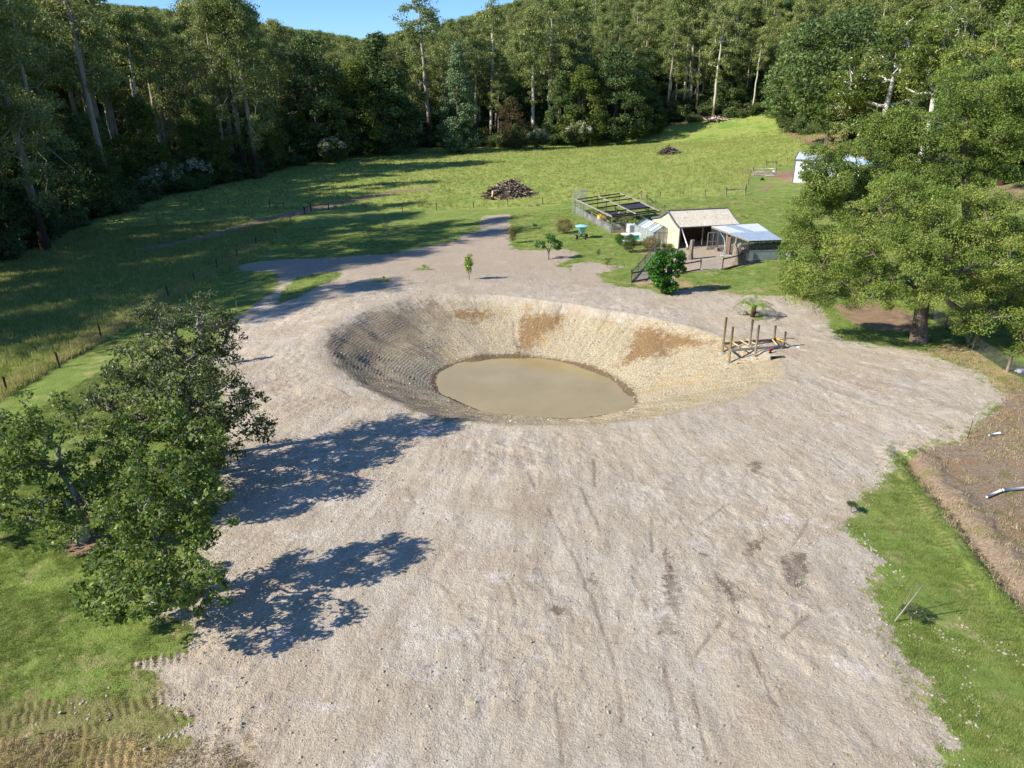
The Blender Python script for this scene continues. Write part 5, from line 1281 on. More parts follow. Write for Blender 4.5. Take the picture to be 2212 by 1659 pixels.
# ------------------------------------------------------------------ greenhouse
gh = empty("greenhouse", (17.5, 88.2, ground_z(17.5, 88.2))); tag(gh, "gabled greenhouse with green frame and cloudy sheets beside the shed", 'greenhouse')
gd = Vector((-1.35, 6.2, 0)); gw = Vector((2.45, .45, 0))
def gp(u, v, z): return gw * u + gd * v + Vector((0, 0, z))
GE, GR = 1.5, 2.25
for a_, b_, nm, mt in (((0, 0), (0, 1), "side_sheet", M_glass), ((1, 0), (1, 1), "side_sheet", M_glass)): panel(nm, [gp(*a_, 0), gp(*b_, 0), gp(*b_, GE), gp(*a_, GE)], .01, mt, gh)
for v_ in (0, 1): panel("gable_sheet", [gp(0, v_, 0), gp(1, v_, 0), gp(1, v_, GE), gp(.5, v_, GR), gp(0, v_, GE)], .01, M_gcream, gh)
nb = 7
for i in range(nb):
    for s, mt in ((0, [M_glass, M_zinc2][i in (1, 3, 4)]), (1, M_glass)):
        if (s, i) in ((1, 5), (0, 6), (1, 3)): continue
        panel("roof_sheet", [gp(s, i / nb, GE + .02), gp(.5, i / nb, GR + .02), gp(.5, (i + 1) / nb - .01, GR + .02), gp(s, (i + 1) / nb - .01, GE + .02)], .01, mt, gh)
for i in range(nb + 1):
    m = MB(); m.beam(gp(0, i / nb, 0), gp(0, i / nb, GE), .035, .035); m.beam(gp(1, i / nb, 0), gp(1, i / nb, GE), .035, .035); m.beam(gp(0, i / nb, GE + .04), gp(.5, i / nb, GR + .04), .045, .04); m.beam(gp(1, i / nb, GE + .04), gp(.5, i / nb, GR + .04), .045, .04)
    m.build("frame_rib", M_gframe, gh)
m = MB()
for a_, b_ in ((gp(0, 0, GE), gp(0, 1, GE)), (gp(1, 0, GE), gp(1, 1, GE)), (gp(.5, 0, GR + .05), gp(.5, 1, GR + .05)), (gp(0, 0, GE), gp(1, 0, GE)), (gp(0, 1, GE), gp(1, 1, GE))): m.beam(a_, b_, .05, .05)
for u in (.25, .5, .75): m.beam(gp(u, -.004, 0), gp(u, -.004, GE + (GR - GE) * (1 - abs(u - .5) * 2)), .035, .035)
m.build("frame_rail", M_gframe, gh)
m = MB(); m.box(gp(.5, .5, .5), (.9, 4.6, .08), (0, 0, .22)); m.build("bench", M_greyt, gh)
# ------------------------------------------------------------------ netted garden enclosure (pergola frame)
e = empty("garden_enclosure", (10.05, 114.2, ground_z(10, 114.2))); tag(e, "weathered timber garden enclosure with open beam roof and netting", 'enclosure')
cA = Vector((10.0, 114.3)); cB = Vector((13.4, 96.6)); cC = Vector((20.4, 99.6)); cD = Vector((17.4, 117.6))
def pe(u, v, z):
    p = (cA * (1 - v) + cB * v) * (1 - u) + (cD * (1 - v) + cC * v) * u
    return Vector((p.x - 10.05, p.y - 114.2, ground_z(p.x, p.y) - e.location.z + z))
HT = 2.2
for u in (0, .5, 1):
    n_ = 5 if u == 0 else 5
    for i in range(n_):
        MB().beam(pe(u, i / (n_ - 1), -.2), pe(u, i / (n_ - 1), HT), .10, .10).build("post", M_post if u != .5 else M_dpost, e)
    m = MB()
    for i in range(4): m.beam(pe(u, i / 4, HT), pe(u, (i + 1) / 4, HT), .09, .18)
    m.build("long_beam", M_greyt, e)
for i, v_ in enumerate((0, .16, .34, .55, .78, .93, 1)):
    m = MB(); m.beam(pe(0, v_, HT - .04), pe(.5, v_, HT - .04), .07, .17); m.beam(pe(.5, v_, HT - .04), pe(1, v_, HT - .04), .07, .17); m.build("cross_beam", M_dpost, e)
MB().beam(pe(.55, .55, HT - .1), pe(1, .99, .3), .07, .12).build("brace", M_dpost, e); MB().beam(pe(.5, .8, HT - .1), pe(.95, 1.0, .1), .07, .12).build("brace", M_dpost, e)
for i in range(4): panel("netting", [pe(0, i / 4, 0), pe(0, (i + 1) / 4, 0), pe(0, (i + 1) / 4, 1.1), pe(0, i / 4, 1.1)], .003, M_net, e)
panel("netting", [pe(0, 1, 0), pe(.28, 1, 0), pe(.28, 1, 1.35), pe(0, 1, 1.35)], .003, M_net, e)
panel("shade_cloth", [pe(.55, .5, HT - .2), pe(1, .5, HT - .12), pe(1, .8, HT - .12), pe(.6, .72, HT - .35)], .01, M_cloth, e)
dr = empty("door_tmp", (0, 0, 0)); bpy.data.objects.remove(dr)
for a_, b_ in ((pe(.02, 1.01, .05), pe(.02, 1.01, 1.4)), (pe(.14, 1.02, .05), pe(.14, 1.02, 1.4)), (pe(.27, 1.02, .05), pe(.27, 1.02, 1.7)), (pe(.02, 1.02, 1.4), pe(.27, 1.02, 1.35)), (pe(.02, 1.02, .75), pe(.27, 1.02, .75))): MB().beam(a_, b_, .05, .06).build("door_bar", M_greyt, e)
def wp(u, v, z=0):
    p = pe(u, v, z); return Vector((p.x + 10.05, p.y + 114.2, p.z + e.location.z))
ENC = e
for i, (u, v, lx, ly) in enumerate(((.13, .62, 1.2, 3.0), (.13, .84, 1.2, 2.4), (.13, .40, 1.2, 2.6), (.13, .2, 1.0, 2.0), (.38, .86, 1.0, 2.6), (.78, .9, 2.4, 1.6))):
    p = wp(u, v); b_ = empty("raised_bed", p, .17)
    tag(b_, ["grey raised bed third along the netted side", "grey raised bed nearest the enclosure door", "grey raised bed in the middle of the netted side", "grey raised bed beside the tall wire cages", "raised bed in the second row near the enclosure door", "wide raised bed at the enclosure's front right"][i], 'garden bed', "raised beds in the garden enclosure")
    m = MB()
    for sx_ in (-1, 1): m.box((sx_ * lx / 2, 0, .28), (.05, ly, .56)); m.box((0, sx_ * (ly / 2 - .03), .28), (lx - .05, .05, .56))
    m.build("walls", M_greyt, b_); MB().box((0, 0, .22), (lx - .08, ly - .1, .44)).build("soil", M_brownin, b_)
    c = np.random.RandomState(i).uniform((-lx * .4, -ly * .42, .5), (lx * .4, ly * .42, .75), (22, 3))
    link_mesh("leaves", leaves("leaves", c, np.full(22, .18), 26, .11, ML[['shrub', 'ivy', 'olive', 'shrub', 'pinkish', 'lime'][i]], i), b_)
p = wp(.72, .32); cl = empty("weed_mat", p, .17); tag(cl, "black weed mat weighted with pale stones in the enclosure", 'weed mat')
MB().box((0, 0, .03), (5.2, 6.5, .03)).build("cloth", M_cloth, cl); rs = np.random.RandomState(4); m = MB()
for i in range(16):
    x_, y_ = rs.uniform(-2.3, 2.3), rs.uniform(-3, 3); m.box((x_, y_, .12), (rs.uniform(.25, .5), rs.uniform(.2, .35), .18), (rs.rand(), rs.rand() * .3, rs.rand() * 3), .7)
m.build("stones", M_conc, cl)
for i, (u, v) in enumerate(((.35, .75), (.5, .82), (.62, .74), (.3, .95), (.45, .97))):
    k = lobed_kind(300 + i, [(0, 0, 0), (0, 0, .3)], [((0, 0, .75), (.6, .6, .5))], 30, 40, .12, ['shrub', 'pinkish', 'ivy', 'shrub', 'lime'][i], 'grey', .03, .01, .22)
    place(k, "garden_plant", wp(u, v), 1.1, 0, ["leafy plant behind the yellow crate in the enclosure", "reddish plant in the middle of the enclosure", "glossy plant next to the enclosure's middle beam", "low plant just inside the enclosure door", "pale plant at the enclosure front by the water tank"][i], 'plant')
b_ = empty("yellow_crate", wp(.14, .58, .5), .17); tag(b_, "yellow crate of flowers standing on a raised bed", 'crate')
m = MB(); m.box((0, 0, .3), (1.0, 1.1, .6)); m.build("box", M_crate, b_, bevel=.02)
c = np.random.RandomState(8).uniform((-.5, -.5, .6), (.6, .6, 1.0), (14, 3)); link_mesh("flowers", leaves("flowers", c, np.full(14, .2), 30, .12, ML['yellow'], 8), b_)
# tall wire cages at the corner
e = empty("wire_cage", (9.75, 115.4, ground_z(9.75, 115.4))); tag(e, "tall galvanised wire cages at the enclosure's far left corner", 'cage')
for cx, w_ in ((0, 1.0), (1.15, .9)):
    m = MB()
    for z in (0.05, .9, 1.8, 2.7, 3.3): m.tube([(cx, 0, z), (cx + w_, 0, z), (cx + w_, w_, z), (cx, w_, z), (cx, 0, z)], .022, 5)
    for i in range(5):
        f = i / 4
        for a_ in ((cx + w_ * f, 0), (cx + w_ * f, w_), (cx, w_ * f), (cx + w_, w_ * f)): m.tube([(a_[0], a_[1], 0), (a_[0], a_[1], 3.3)], .018, 4)
    m.build("wire_frame", M_galv, e)
MB().beam((1.1, 0, 3.35), (2.2, 0, 3.35), .12, .12).build("top_board", M_greyt, e); MB().beam((1.2, .9, 3.4), (2.2, .8, 3.4), .12, .12).build("top_board", M_greyt, e)
# water tank in a cage
e = empty("water_tank", (16.1, 96.2, ground_z(16.1, 96.2)), .2); tag(e, "white cube water tank in a wire cage before the greenhouse", 'tank')
MB().box((0, 0, .65), (1.2, 1.0, 1.1)).build("tank", M_white, e, bevel=.1); MB().lathe([(.12, 1.18), (.12, 1.26), (.02, 1.26)], 12).build("cap", M_conc, e)
m = MB()
for z in (.15, .5, .85, 1.18): m.tube([(-.63, -.53, z), (.63, -.53, z), (.63, .53, z), (-.63, .53, z), (-.63, -.53, z)], .02, 4)
for i in range(6):
    f = -.63 + 1.26 * i / 5; m.tube([(f, -.54, .1), (f, -.54, 1.2)], .02, 4); m.tube([(f, .54, .1), (f, .54, 1.2)], .02, 4)
m.build("cage", M_galv, e); MB().box((0, 0, .05), (1.25, 1.05, .12)).build("pallet", M_post, e)
# table with crate by the greenhouse
p = Vector((14.9, 88.3, ground_z(14.9, 88.3))); e = empty("potting_table", p, .15); tag(e, "long white potting table beside the greenhouse", 'table')
MB().box((0, 0, .72), (2.6, 1.1, .06)).build("table_top", M_white, e)
MB().box((.1, .9, 1.25), (2.4, .7, .04), (.25, 0, 0)).build("upper_shelf", M_white, e)
for sx_ in (-1, 1):
    for sy_ in (-1, 1): MB().box((sx_ * 1.2, sy_ * .48, .34), (.07, .07, .7)).build("leg", M_greyt, e)
    MB().box((sx_ * 1.1, 1.15, .62), (.06, .06, 1.24)).build("leg", M_greyt, e)
for i, x_ in enumerate((-.35, .35)):
    b_ = empty("green_crate", p + Vector((x_ + .1, .05 + x_ * .15, .75)), .15); tag(b_, ["green plastic crate on the potting table, left of two", "green plastic crate on the potting table, right of two"][i], 'crate', "green crates on the potting table")
    m = MB(); m.box((0, 0, .03), (.62, .5, .05))
    for sx_ in (-1, 1): m.box((sx_ * .3, 0, .24), (.04, .5, .42)); m.box((0, sx_ * .24, .24), (.6, .04, .42))
    m.build("tub", M_green, b_); MB().box((0, 0, .47), (.7, .58, .04)).build("rim", M_green, b_)
# ------------------------------------------------------------------ seed spreader
sp = (G(1245.6, 516.4) + G(1265.4, 514.6)) / 2; e = empty("seed_spreader", sp, .35); tag(e, "pale teal cone hopper spreader on two black wheels", 'spreader')
MB().lathe([(.12, .62), (.30, .95), (.86, 1.62), (.88, 1.66), (.80, 1.70), (.40, 1.80), (.02, 1.86)], 4 * 6).build("hopper", M_teal, e, False)
for sx_ in (-1, 1):
    w_ = MB().tube([(sx_ * .70 - .11, 0, .27), (sx_ * .70 + .11, 0, .27)], .28, 18).build("wheel", M_rubber, e, False, .03); MB().tube([(sx_ * .70 - .13, 0, .27), (sx_ * .70 + .13, 0, .27)], .13, 12).build("hub", M_galv, w_)
    MB().beam((sx_ * .55, 0, .27), (sx_ * .40, 0, 1.0), .06, .06).build("frame_leg", M_galv, e)
MB().tube([(-.7, 0, .27), (.7, 0, .27)], .04, 8).build("axle", M_dpost, e); MB().lathe([(.10, .38), (.16, .42), (.16, .60), (.1, .64)], 12).build("gearbox", M_dpost, e); MB().beam((0, 0, .38), (0, -1.3, .12), .08, .08).build("drawbar", M_black, e)
# ------------------------------------------------------------------ big white shed at the drive
cz = G(1712, 395); cr_ = Vector((1, -.08, 0)).normalized()
e = empty("white_shed", cz, -.42); tag(e, "tall white ribbed farm shed behind the middle wattle", 'shed')
panel("front_wall", [(0, 0, -.4), (11, 0, -.4), (11, 0, 4.0), (0, 0, 4.0)], .06, M_shedw, e); panel("side_wall", [(0, .03, -.4), (0, 9, -.4), (0, 9, 4.6), (0, .03, 4.0)], .06, M_shedw, e)
panel("back_wall", [(.03, 9, -.4), (11, 9, -.4), (11, 9, 4.5), (.03, 9, 4.5)], .06, M_shedw, e); panel("side_wall", [(11, .03, -.4), (11, 8.97, -.4), (11, 8.97, 4.6), (11, .03, 4.0)], .06, M_shedw, e)
panel("roof", [(-.15, -.15, 4.02), (11.15, -.15, 4.02), (11.15, 9.15, 4.68), (-.15, 9.15, 4.68)], .06, M_zinc2, e)
MB().beam((-.2, -.22, 4.0), (11.2, -.22, 4.0), .1, .16).build("gutter", M_trim, e); MB().beam((-.2, -.2, 4.02), (-.2, 9.1, 4.68), .08, .18).build("barge_board", M_trim, e)
MB().beam((-.03, -.05, -.2), (-.03, -.05, 3.9), .1, .1).build("corner_trim", M_trim, e)
d_ = ray(1875, 352); s_ = 128 / d_[1]; q = Vector((d_[0] * s_, 128, 0)); q.z = ground_z(q.x, q.y)
e = empty("machinery_shelter", q, .1); tag(e, "pale blue roofed shelter glimpsed between the wattles", 'shelter'); hh = 18 + d_[2] * s_ - q.z
panel("roof", [(-2.2, -1.6, hh - .15), (2.2, -1.6, hh - .15), (2.2, 1.6, hh + .2), (-2.2, 1.6, hh + .2)], .07, plain("pale_blue_roof", S(150, 186, 200), S(176, 206, 214)), e)
for sx_ in (-2, 2):
    for sy_ in (-1.4, 1.4): MB().box((sx_, sy_, hh / 2 - .1), (.12, .12, hh - .1)).build("post", M_galv, e)
# ------------------------------------------------------------------ heaps
def heap(name, px, py, w, d, h, n, seed, label, cols, rmax=.11, L=(.8, 2.6)):
    rs = np.random.RandomState(seed); b = G(px, py); e = empty(name, b); tag(e, label, 'heap')
    bins = [MB() for _ in cols]
    for i in range(n):
        a = rs.rand() * 6.283; q = rs.rand() ** .6; x_, y_ = math.cos(a) * q * w / 2, math.sin(a) * q * d / 2; z = h * (1 - q ** 1.6) * rs.uniform(.55, 1.0) + .08
        th_ = rs.rand() * 6.283; l = rs.uniform(*L); el = rs.normal(0, .35); dv = Vector((math.cos(th_) * math.cos(el), math.sin(th_) * math.cos(el), math.sin(el))) * l / 2
        c = Vector((x_, y_, max(z, abs(dv.z) * .5 + .08))); r = rs.uniform(.02, rmax) * (1 if rs.rand() < .9 else 1.8)
        k = Vector(rs.normal(0, .10, 3)); bins[rs.randint(len(cols))].tube([c - dv, c + k, c + dv], [r, r * .9, r * .6], 5)
    # earth and litter that hold the heap up
    N = 18; vs = [(0, 0, h * .8)]; fs = []
    for j in range(1, 6):
        for k in range(N):
            a = k / N * 6.283; q = j / 5; vs.append((math.cos(a) * q * w * .46 * (1 + rs.uniform(-.08, .08)), math.sin(a) * q * d * .46, h * .8 * (1 - q ** 1.6) * rs.uniform(.8, 1.05) - (.1 if j == 5 else 0)))
    fs += [(0, 1 + k, 1 + (k + 1) % N) for k in range(N)]
    for j in range(4):
        for k in range(N): fs.append((1 + j * N + k, 1 + (j + 1) * N + k, 1 + (j + 1) * N + (k + 1) % N, 1 + j * N + (k + 1) % N))
    MB().add(vs, fs).build("litter_core", M_brownin, e, True)
    for m, c in zip(bins, cols): m.build("branches", c, e, True)
    return e
W1 = plain("grey_branch", S(110, 100, 92), S(170, 160, 148), 3); W2 = plain("brown_branch", S(84, 70, 58), S(124, 106, 90), 3); W3 = plain("pale_split_wood", S(170, 144, 108), S(206, 178, 138), 3); W4 = plain("black_branch", S(40, 34, 30), S(66, 58, 52), 3)
hp_ = heap("branch_heap", 1102, 426, 10.6, 7, 3.3, 1100, 3, "big burn heap of grey branches behind the paddock fence", [W1, W2, W1, W3, W2, W4], .12)
m = MB(); m.beam((-3.6, -2.6, .2), (-3.4, -2.3, 1.5), .35, .3); m.beam((.1, -1, 2.9), (-.5, -.9, 3.9), .3, .15); m.beam((-2, -3, .2), (3.2, -3.1, .3), .2, .2); m.build("pale_logs", W3, hp_)
heap("branch_heap", 1447, 333, 7.2, 5, 2.1, 420, 5, "smaller dark burn heap further up the hill paddock", [W4, W2, W1, W4], .10)
heap("log_heap", 1552, 261, 13, 3, 1.3, 60, 6, "fallen pale logs heaped along the hilltop fence", [W3, W1, M_white], .30, (2, 5))
heap("log_heap", 1885, 333, 8, 3, 1.0, 40, 7, "sawn timber lying on the bare bank under the olive trees", [W3, W1, W2], .14, (2, 4))
# rocks by the tree fern
def rock(name, px, py, s, seed, label, cat='rock', mat=None, group=None):
    b = G(px, py); bm = bmesh.new(); bmesh.ops.create_icosphere(bm, subdivisions=3, radius=1)
    rs = np.random.RandomState(seed); o1 = rs.rand(3) * 20
    for v in bm.verts:
        n = fbm(np.array([v.co.x * 1.3 + o1[0] + v.co.z]), np.array([v.co.y * 1.3 + o1[1] - v.co.z * .7]), seed, 3)[0]
        v.co *= 1 + .45 * n; v.co.x *= s[0]; v.co.y *= s[1]; v.co.z *= s[2]; v.co.z += s[2] * .5
    me = bpy.data.meshes.new(name); bm.to_mesh(me); bm.free(); me.materials.append(mat or M_rock); o = link_mesh(name, me, None, b); tag(o, label, cat, group); return o
rock("rock", 1605, 680, (.42, .3, .24), 1, "pale topped rock left of the tree fern"); rock("rock", 1633, 683, (.36, .3, .28), 2, "craggy rock against the tree fern's trunk"); rock("rock", 1689, 683, (.42, .3, .12), 3, "flat dark rock in the tree fern's shadow")
rock("rock", 1704, 583, (.3, .3, .3), 14, "tawny rock on the grass beside the dark conifer shrub")
# ------------------------------------------------------------------ jetty frame at the pond
j = {n: (G(x, y), t_) for n, (x, y, t_) in dict(a=(1560,763,685), b=(1574,784,706), c=(1618.6,746.6,689.5), d=(1630.8,768,702), e=(1670.8,737.8,703), f=(1691.8,752.4,716)).items()}
e = empty("jetty_frame", j['b'][0]); tag(e, "half built jetty frame of round poles over the pond's right bank", 'jetty'); o0 = j['b'][0]
tops = {}
for n, (p, t_) in j.items():
    h = top_height(p, t_); tops[n] = h
    MB().tube([p - o0 + Vector((0, 0, -.3)), p - o0 + Vector((0, 0, h))], .085 if n != 'c' else .09, 12).build("pole", M_pole if n in 'ab' else M_post, e, True)
    if n in 'abd': MB().lathe([(.28, -.15), (.24, .05), (.1, .08)], 14, p - o0).build("concrete_footing", M_conc, e)
bz = max(j['f'][0].z, j['e'][0].z) + .12
def jb(n, off=(0, 0)): p = j[n][0]; return Vector((p.x + off[0], p.y + off[1], bz)) - o0
MB().beam(jb('a', (0, -.13)), jb('e', (0, -.13)), .06, .19).build("bearer", M_oldb, e); MB().beam(jb('b', (0, -.13)), jb('f', (.0, -.13)), .06, .19).build("bearer", M_greyt, e); MB().beam(jb('a', (-.08, 0)), jb('b', (-.08, 0)), .05, .17).build("end_board", M_oldb, e)
for f in (.16, .36, .50, .97):
    a_ = jb('a').lerp(jb('e'), f - .03); b_ = jb('b').lerp(jb('f'), f + (.03 if f < .9 else -.1)); MB().beam(a_ + Vector((0, 0, .13)), b_ + Vector((0, 0, .13)), .09, .045).build("joist", M_newt, e)
MB().beam(jb('e', (.1, 0)), jb('f', (-.05, 0)), .05, .2).build("end_board", M_oldb, e)
q = (j['e'][0] + j['f'][0]) / 2
lv = empty("spirit_level", Vector((q.x + .05, q.y + .1, bz + .14))); tag(lv, "yellow spirit level resting on the jetty's end board", 'level'); MB().beam((-.1, .55, 0), (.35, -.5, 0), .07, .09).build("bar", M_yel, lv); MB().box((.12, 0, .05), (.12, .12, .02)).build("vial", M_black, lv)
p = G(1700, 748); e2 = empty("hand_saw", p, -.7); tag(e2, "hand saw with white handle lying by the last jetty pole", 'saw'); MB().add([(0, 0, .03), (.7, -.02, .03), (.7, .12, .03), (0, .22, .03), (0, 0, .036), (.7, -.02, .036), (.7, .12, .036), (0, .22, .036)], [(0, 3, 2, 1), (4, 5, 6, 7), (0, 1, 5, 4), (1, 2, 6, 5), (2, 3, 7, 6), (3, 0, 4, 7)]).build("blade", M_galv, e2); MB().box((.82, .03, .05), (.22, .18, .06)).build("handle", M_white, e2, bevel=.02)
p = G(1664, 763); e2 = empty("power_drill", p, .5); tag(e2, "red and black power drill on the ground by the jetty", 'drill'); MB().box((0, 0, .25), (.34, .14, .15)).build("motor", M_red, e2, bevel=.03); MB().box((-.02, 0, .12), (.1, .1, .24), (0, .2, 0)).build("handle", M_black, e2); MB().box((0, 0, .03), (.2, .16, .08)).build("battery", M_black, e2); MB().tube([(.17, 0, .25), (.33, 0, .25)], .03, 8).build("chuck", M_black, e2)
p = G(1665, 776); e2 = MB().tube([(0, 0, .13), (1.0, .12, .15)], .13, 16).build("drain_pipe", M_black, None, True, loc=p); tag(e2, "short black drain pipe half buried beside the jetty", 'pipe')
for px, py, l, lab in ((1639, 771.5, .55, "pale timber offcut right of the jetty's middle pole"), (1600, 783, .8, "white torn timber offcut below the jetty's front poles"), (1575, 794, .5, "pale offcut nearest the pond edge")):
    p = G(px, py); e2 = MB().box((0, 0, .05), (l, .16, .05), (.05, .02, .1)).build("timber_offcut", M_newt, None, loc=p); tag(e2, lab, 'offcut', "timber offcuts below the jetty")
# ------------------------------------------------------------------ pipes, stakes and litter on the right
P1, P2, P3 = G(2131, 1075), G(2162, 1062), G(2230, 1056); P4 = G(2330, 1050)
e2 = empty("white_pipe", P1); tag(e2, "long bent white drain pipe on the brown ground", 'pipe')
MB().tube([Vector((0, 0, .12)), P2 - P1 + Vector((0, 0, .14))], .055, 12).build("pipe_length", M_white, e2, True); MB().tube([P2 - P1 + Vector((0, 0, .14)), P3 - P1 + Vector((0, 0, .16)), P4 - P1 + Vector((0, 0, .16))], .055, 12).build("pipe_length", M_white, e2, True); MB().tube([(P2 - P1) * .94 + Vector((0, 0, .14)), P2 - P1 + Vector((.08, 0, .15))], .07, 12).build("elbow", M_white, e2, True)
P1, P2 = G(2135, 946), G(2158, 943); e2 = MB().tube([Vector((0, 0, .1)), P2 - P1 + Vector((0, 0, .16))], .05, 12).build("white_pipe", M_white, None, True, loc=P1); tag(e2, "short white pipe offcut above the long bent pipe", 'pipe')
P1 = G(2214, 922); e2 = empty("grey_drum", P1); tag(e2, "smooth grey drum cut off by the right edge", 'drum'); MB().lathe([(.30, 0), (.36, .1), (.38, .5), (.34, .85), (.2, .95), (.02, .97)], 24, (.3, 0, 0)).build("shell", M_trim, e2, True)
P1 = G(2089, 951); e2 = MB().tube([(0, 0, -.2), (0.02, 0, 1.15)], .022, 6).build("steel_picket", M_dpost, None, loc=P1); tag(e2, "thin rusty steel picket at the edge of the brown ground", 'stake')
P1 = G(1929, 1345); e2 = MB().tube([(0, 0, -.1), (.62, -.15, 1.75)], .022, 8).build("garden_stake", M_greyt, None, True, loc=P1); tag(e2, "long pale garden stake leaning over the sprawling plant", 'stake')
P1 = G(1943, 1330); e2 = MB().tube([(0, 0, -.1), (.26, 0, 1.6)], .016, 8).build("garden_stake", M_post, None, True, loc=P1); tag(e2, "thinner darker stake behind the long pale garden stake", 'stake')
P1 = G(2206, 803); e2 = MB().box((0, 0, .12), (.9, .5, .22), (.1, .1, .4), .6).build("fertiliser_bag", M_white, None, bevel=.06, loc=P1); tag(e2, "crumpled white bag by the fence at the right edge", 'bag')
# ------------------------------------------------------------------ post and wire fences
def wire_fence(label, pts, h=1.15, r=.055, mat=M_post, strainers=(), wires=(.25, .5, .75, 1.0, 1.12), netting=None, steel=(), gaps=()):
    P = [G(x, y) for x, y in pts]; e = empty("wire_fence", P[0]); tag(e, label, 'fence')
    for i, p in enumerate(P):
        rr = r * (1.5 if i in strainers else 1) * (.45 if i in steel else 1)
        MB().tube([p - P[0] + Vector((0, 0, -.3)), p - P[0] + Vector((rnd.uniform(-.04, .04), rnd.uniform(-.04, .04), h + (.12 if i in strainers else 0)))], rr, 8).build("post", M_wire if i in steel else mat, e, True)
    for a, b in zip(strainers[:-1], strainers[1:]):
        if b - a == 1: MB().tube([P[a] - P[0] + Vector((0, 0, h * .82)), P[b] - P[0] + Vector((0, 0, h * .82))], r, 8).build("rail", mat, e, True)
    m = MB()
    for z in wires:
        for i, (a, b) in enumerate(zip(P[:-1], P[1:])):
            if i in gaps: continue
            m.tube([a - P[0] + Vector((0, 0, z)), b - P[0] + Vector((0, 0, z))], .0035, 3, False)
    m.build("wires", M_dpost, e)
    if netting:
        for a, b in zip(P[:-1], P[1:]): panel("netting", [a - P[0], b - P[0], b - P[0] + Vector((0, 0, 1)), a - P[0] + Vector((0, 0, 1))], .003, netting, e)
    return e
wire_fence("long post and wire fence between the left lawn and paddock", [(-60,905),(17,852),(129,795),(220,735),(295,690),(365,645),(421,614),(469,582),(514,560),(554,533),(595,509),(628,484),(658,462),(672,455),(710,453)], 1.25, .075, M_dpost, (12, 13, 14))
wire_fence("dark post fence along the far edge of the lawn", [(790,456),(869,456),(943,454),(1023,450),(1097,445),(1172,443),(1238,441)], 1.2, .07, M_dpost, (0,))
wire_fence("pale post fence behind the garden enclosure", [(1396,440),(1425,433),(1474,431),(1522,428),(1568,424.5),(1609,421),(1611,412),(1615,402),(1618,393),(1621,380)], 1.3, .08, M_post, (4, 5))
wire_fence("short run of posts beside the enclosure's right corner", [(1385,432),(1396,441),(1415,452),(1435,463),(1460,474)], 1.35, .08, M_post, (0, 1))
wire_fence("wire fence climbing the hill paddock to the bare bank", [(1471,273),(1492,271),(1591,267),(1613,261),(1637,267),(1665,276),(1693,289),(1709,296),(1726,304),(1739,310),(1762,315),(1784,320)], 1.2, .08, M_post, (0, 1), steel=(5, 7, 10))
wire_fence("fence on the rise behind the white shed", [(1668,362),(1700,354),(1733,348),(1777,343),(1830,340)], 1.3, .08, M_post)
wire_fence("old fence following the left forest edge", [(-30,590),(48,561),(92,554),(150,543),(185,527),(211,514),(237,500),(262,486),(289,476),(312,462),(354,445),(382,437),(412,435),(441,420),(464,414),(488,409),(505,401)], 1.2, .07, M_post, (11, 12), steel=(2, 4, 6, 8))
wire_fence("line of posts crossing the left paddock to the track", [(412,435),(455,437),(496,441),(538,445),(583,449),(614,452)], 1.3, .085, M_post, (4, 5))
wire_fence("sagging netted fence under the big wattle", [(1985,668),(2040,712),(2101,757),(2175,802),(2290,850)], 1.2, .10, M_post, (), netting=M_dnet)
wire_fence("thin fence along the far paddock edge under the gums", [(1080,323),(1200,321),(1270,316),(1334,310),(1380,297),(1425,280)], 1.2, .07, M_dpost)
# farm gate by the drive
a, b = G(1627, 379), G(1673, 381); e = empty("farm_gate", a); tag(e, "galvanised farm gate with diagonal bars at the drive", 'gate'); v = b - a
m = MB(); m.tube([(0, 0, .2), (0, 0, 1.5), v + Vector((0, 0, 1.5)), v + Vector((0, 0, .2)), (0, 0, .2)], .045, 8); m.build("frame", M_galv, e, True)
m = MB(); m.tube([(0, 0, .2), v * .33 + Vector((0, 0, 1.5)), v * .66 + Vector((0, 0, .2)), v + Vector((0, 0, 1.5))], .03, 6); m.tube([(0, 0, .85), v + Vector((0, 0, .85))], .03, 6); m.build("brace", M_galv, e, True)
MB().box(v * .93 + Vector((0, -.05, 1.05)), (.5, .03, .4)).build("sign_plate", M_white, e)
for q_, s_ in ((-.03, 1), (1.03, 1)): MB().tube([v * q_ + Vector((0, 0, -.2)), v * q_ + Vector((0, 0, 1.7))], .09, 10).build("gate_post", M_post, e, True)
a, b = G(1654, 368), G(1675, 367); e = empty("strainer_posts", a); tag(e, "pair of strainer posts with a top rail behind the farm gate", 'fence'); v = b - a
for q_ in (0, 1): MB().tube([v * q_ + Vector((0, 0, -.2)), v * q_ + Vector((0, 0, 1.9))], .10, 10).build("post", M_post, e, True)
MB().tube([(0, 0, 1.7), v + Vector((0, 0, 1.7))], .07, 8).build("rail", M_dpost, e, True)
a = G(1637, 383); e = MB().tube([(0, 0, .35), (4.0, .2, .35)], .05, 8).add([], []).build("barrier_rail", M_greyt, None, True, loc=a); tag(e, "low horizontal rail lying in front of the farm gate", 'rail')
rock("boulder", 1668, 380, (.5, .4, .4), 5, "pale boulders at the end of the low rail"); rock("boulder", 1646, 390, (.4, .3, .35), 6, "dark round lump beside the gravel drive", mat=M_black)
for px, py, h, lab in ((2098, 400, 1.5, "x"),): pass
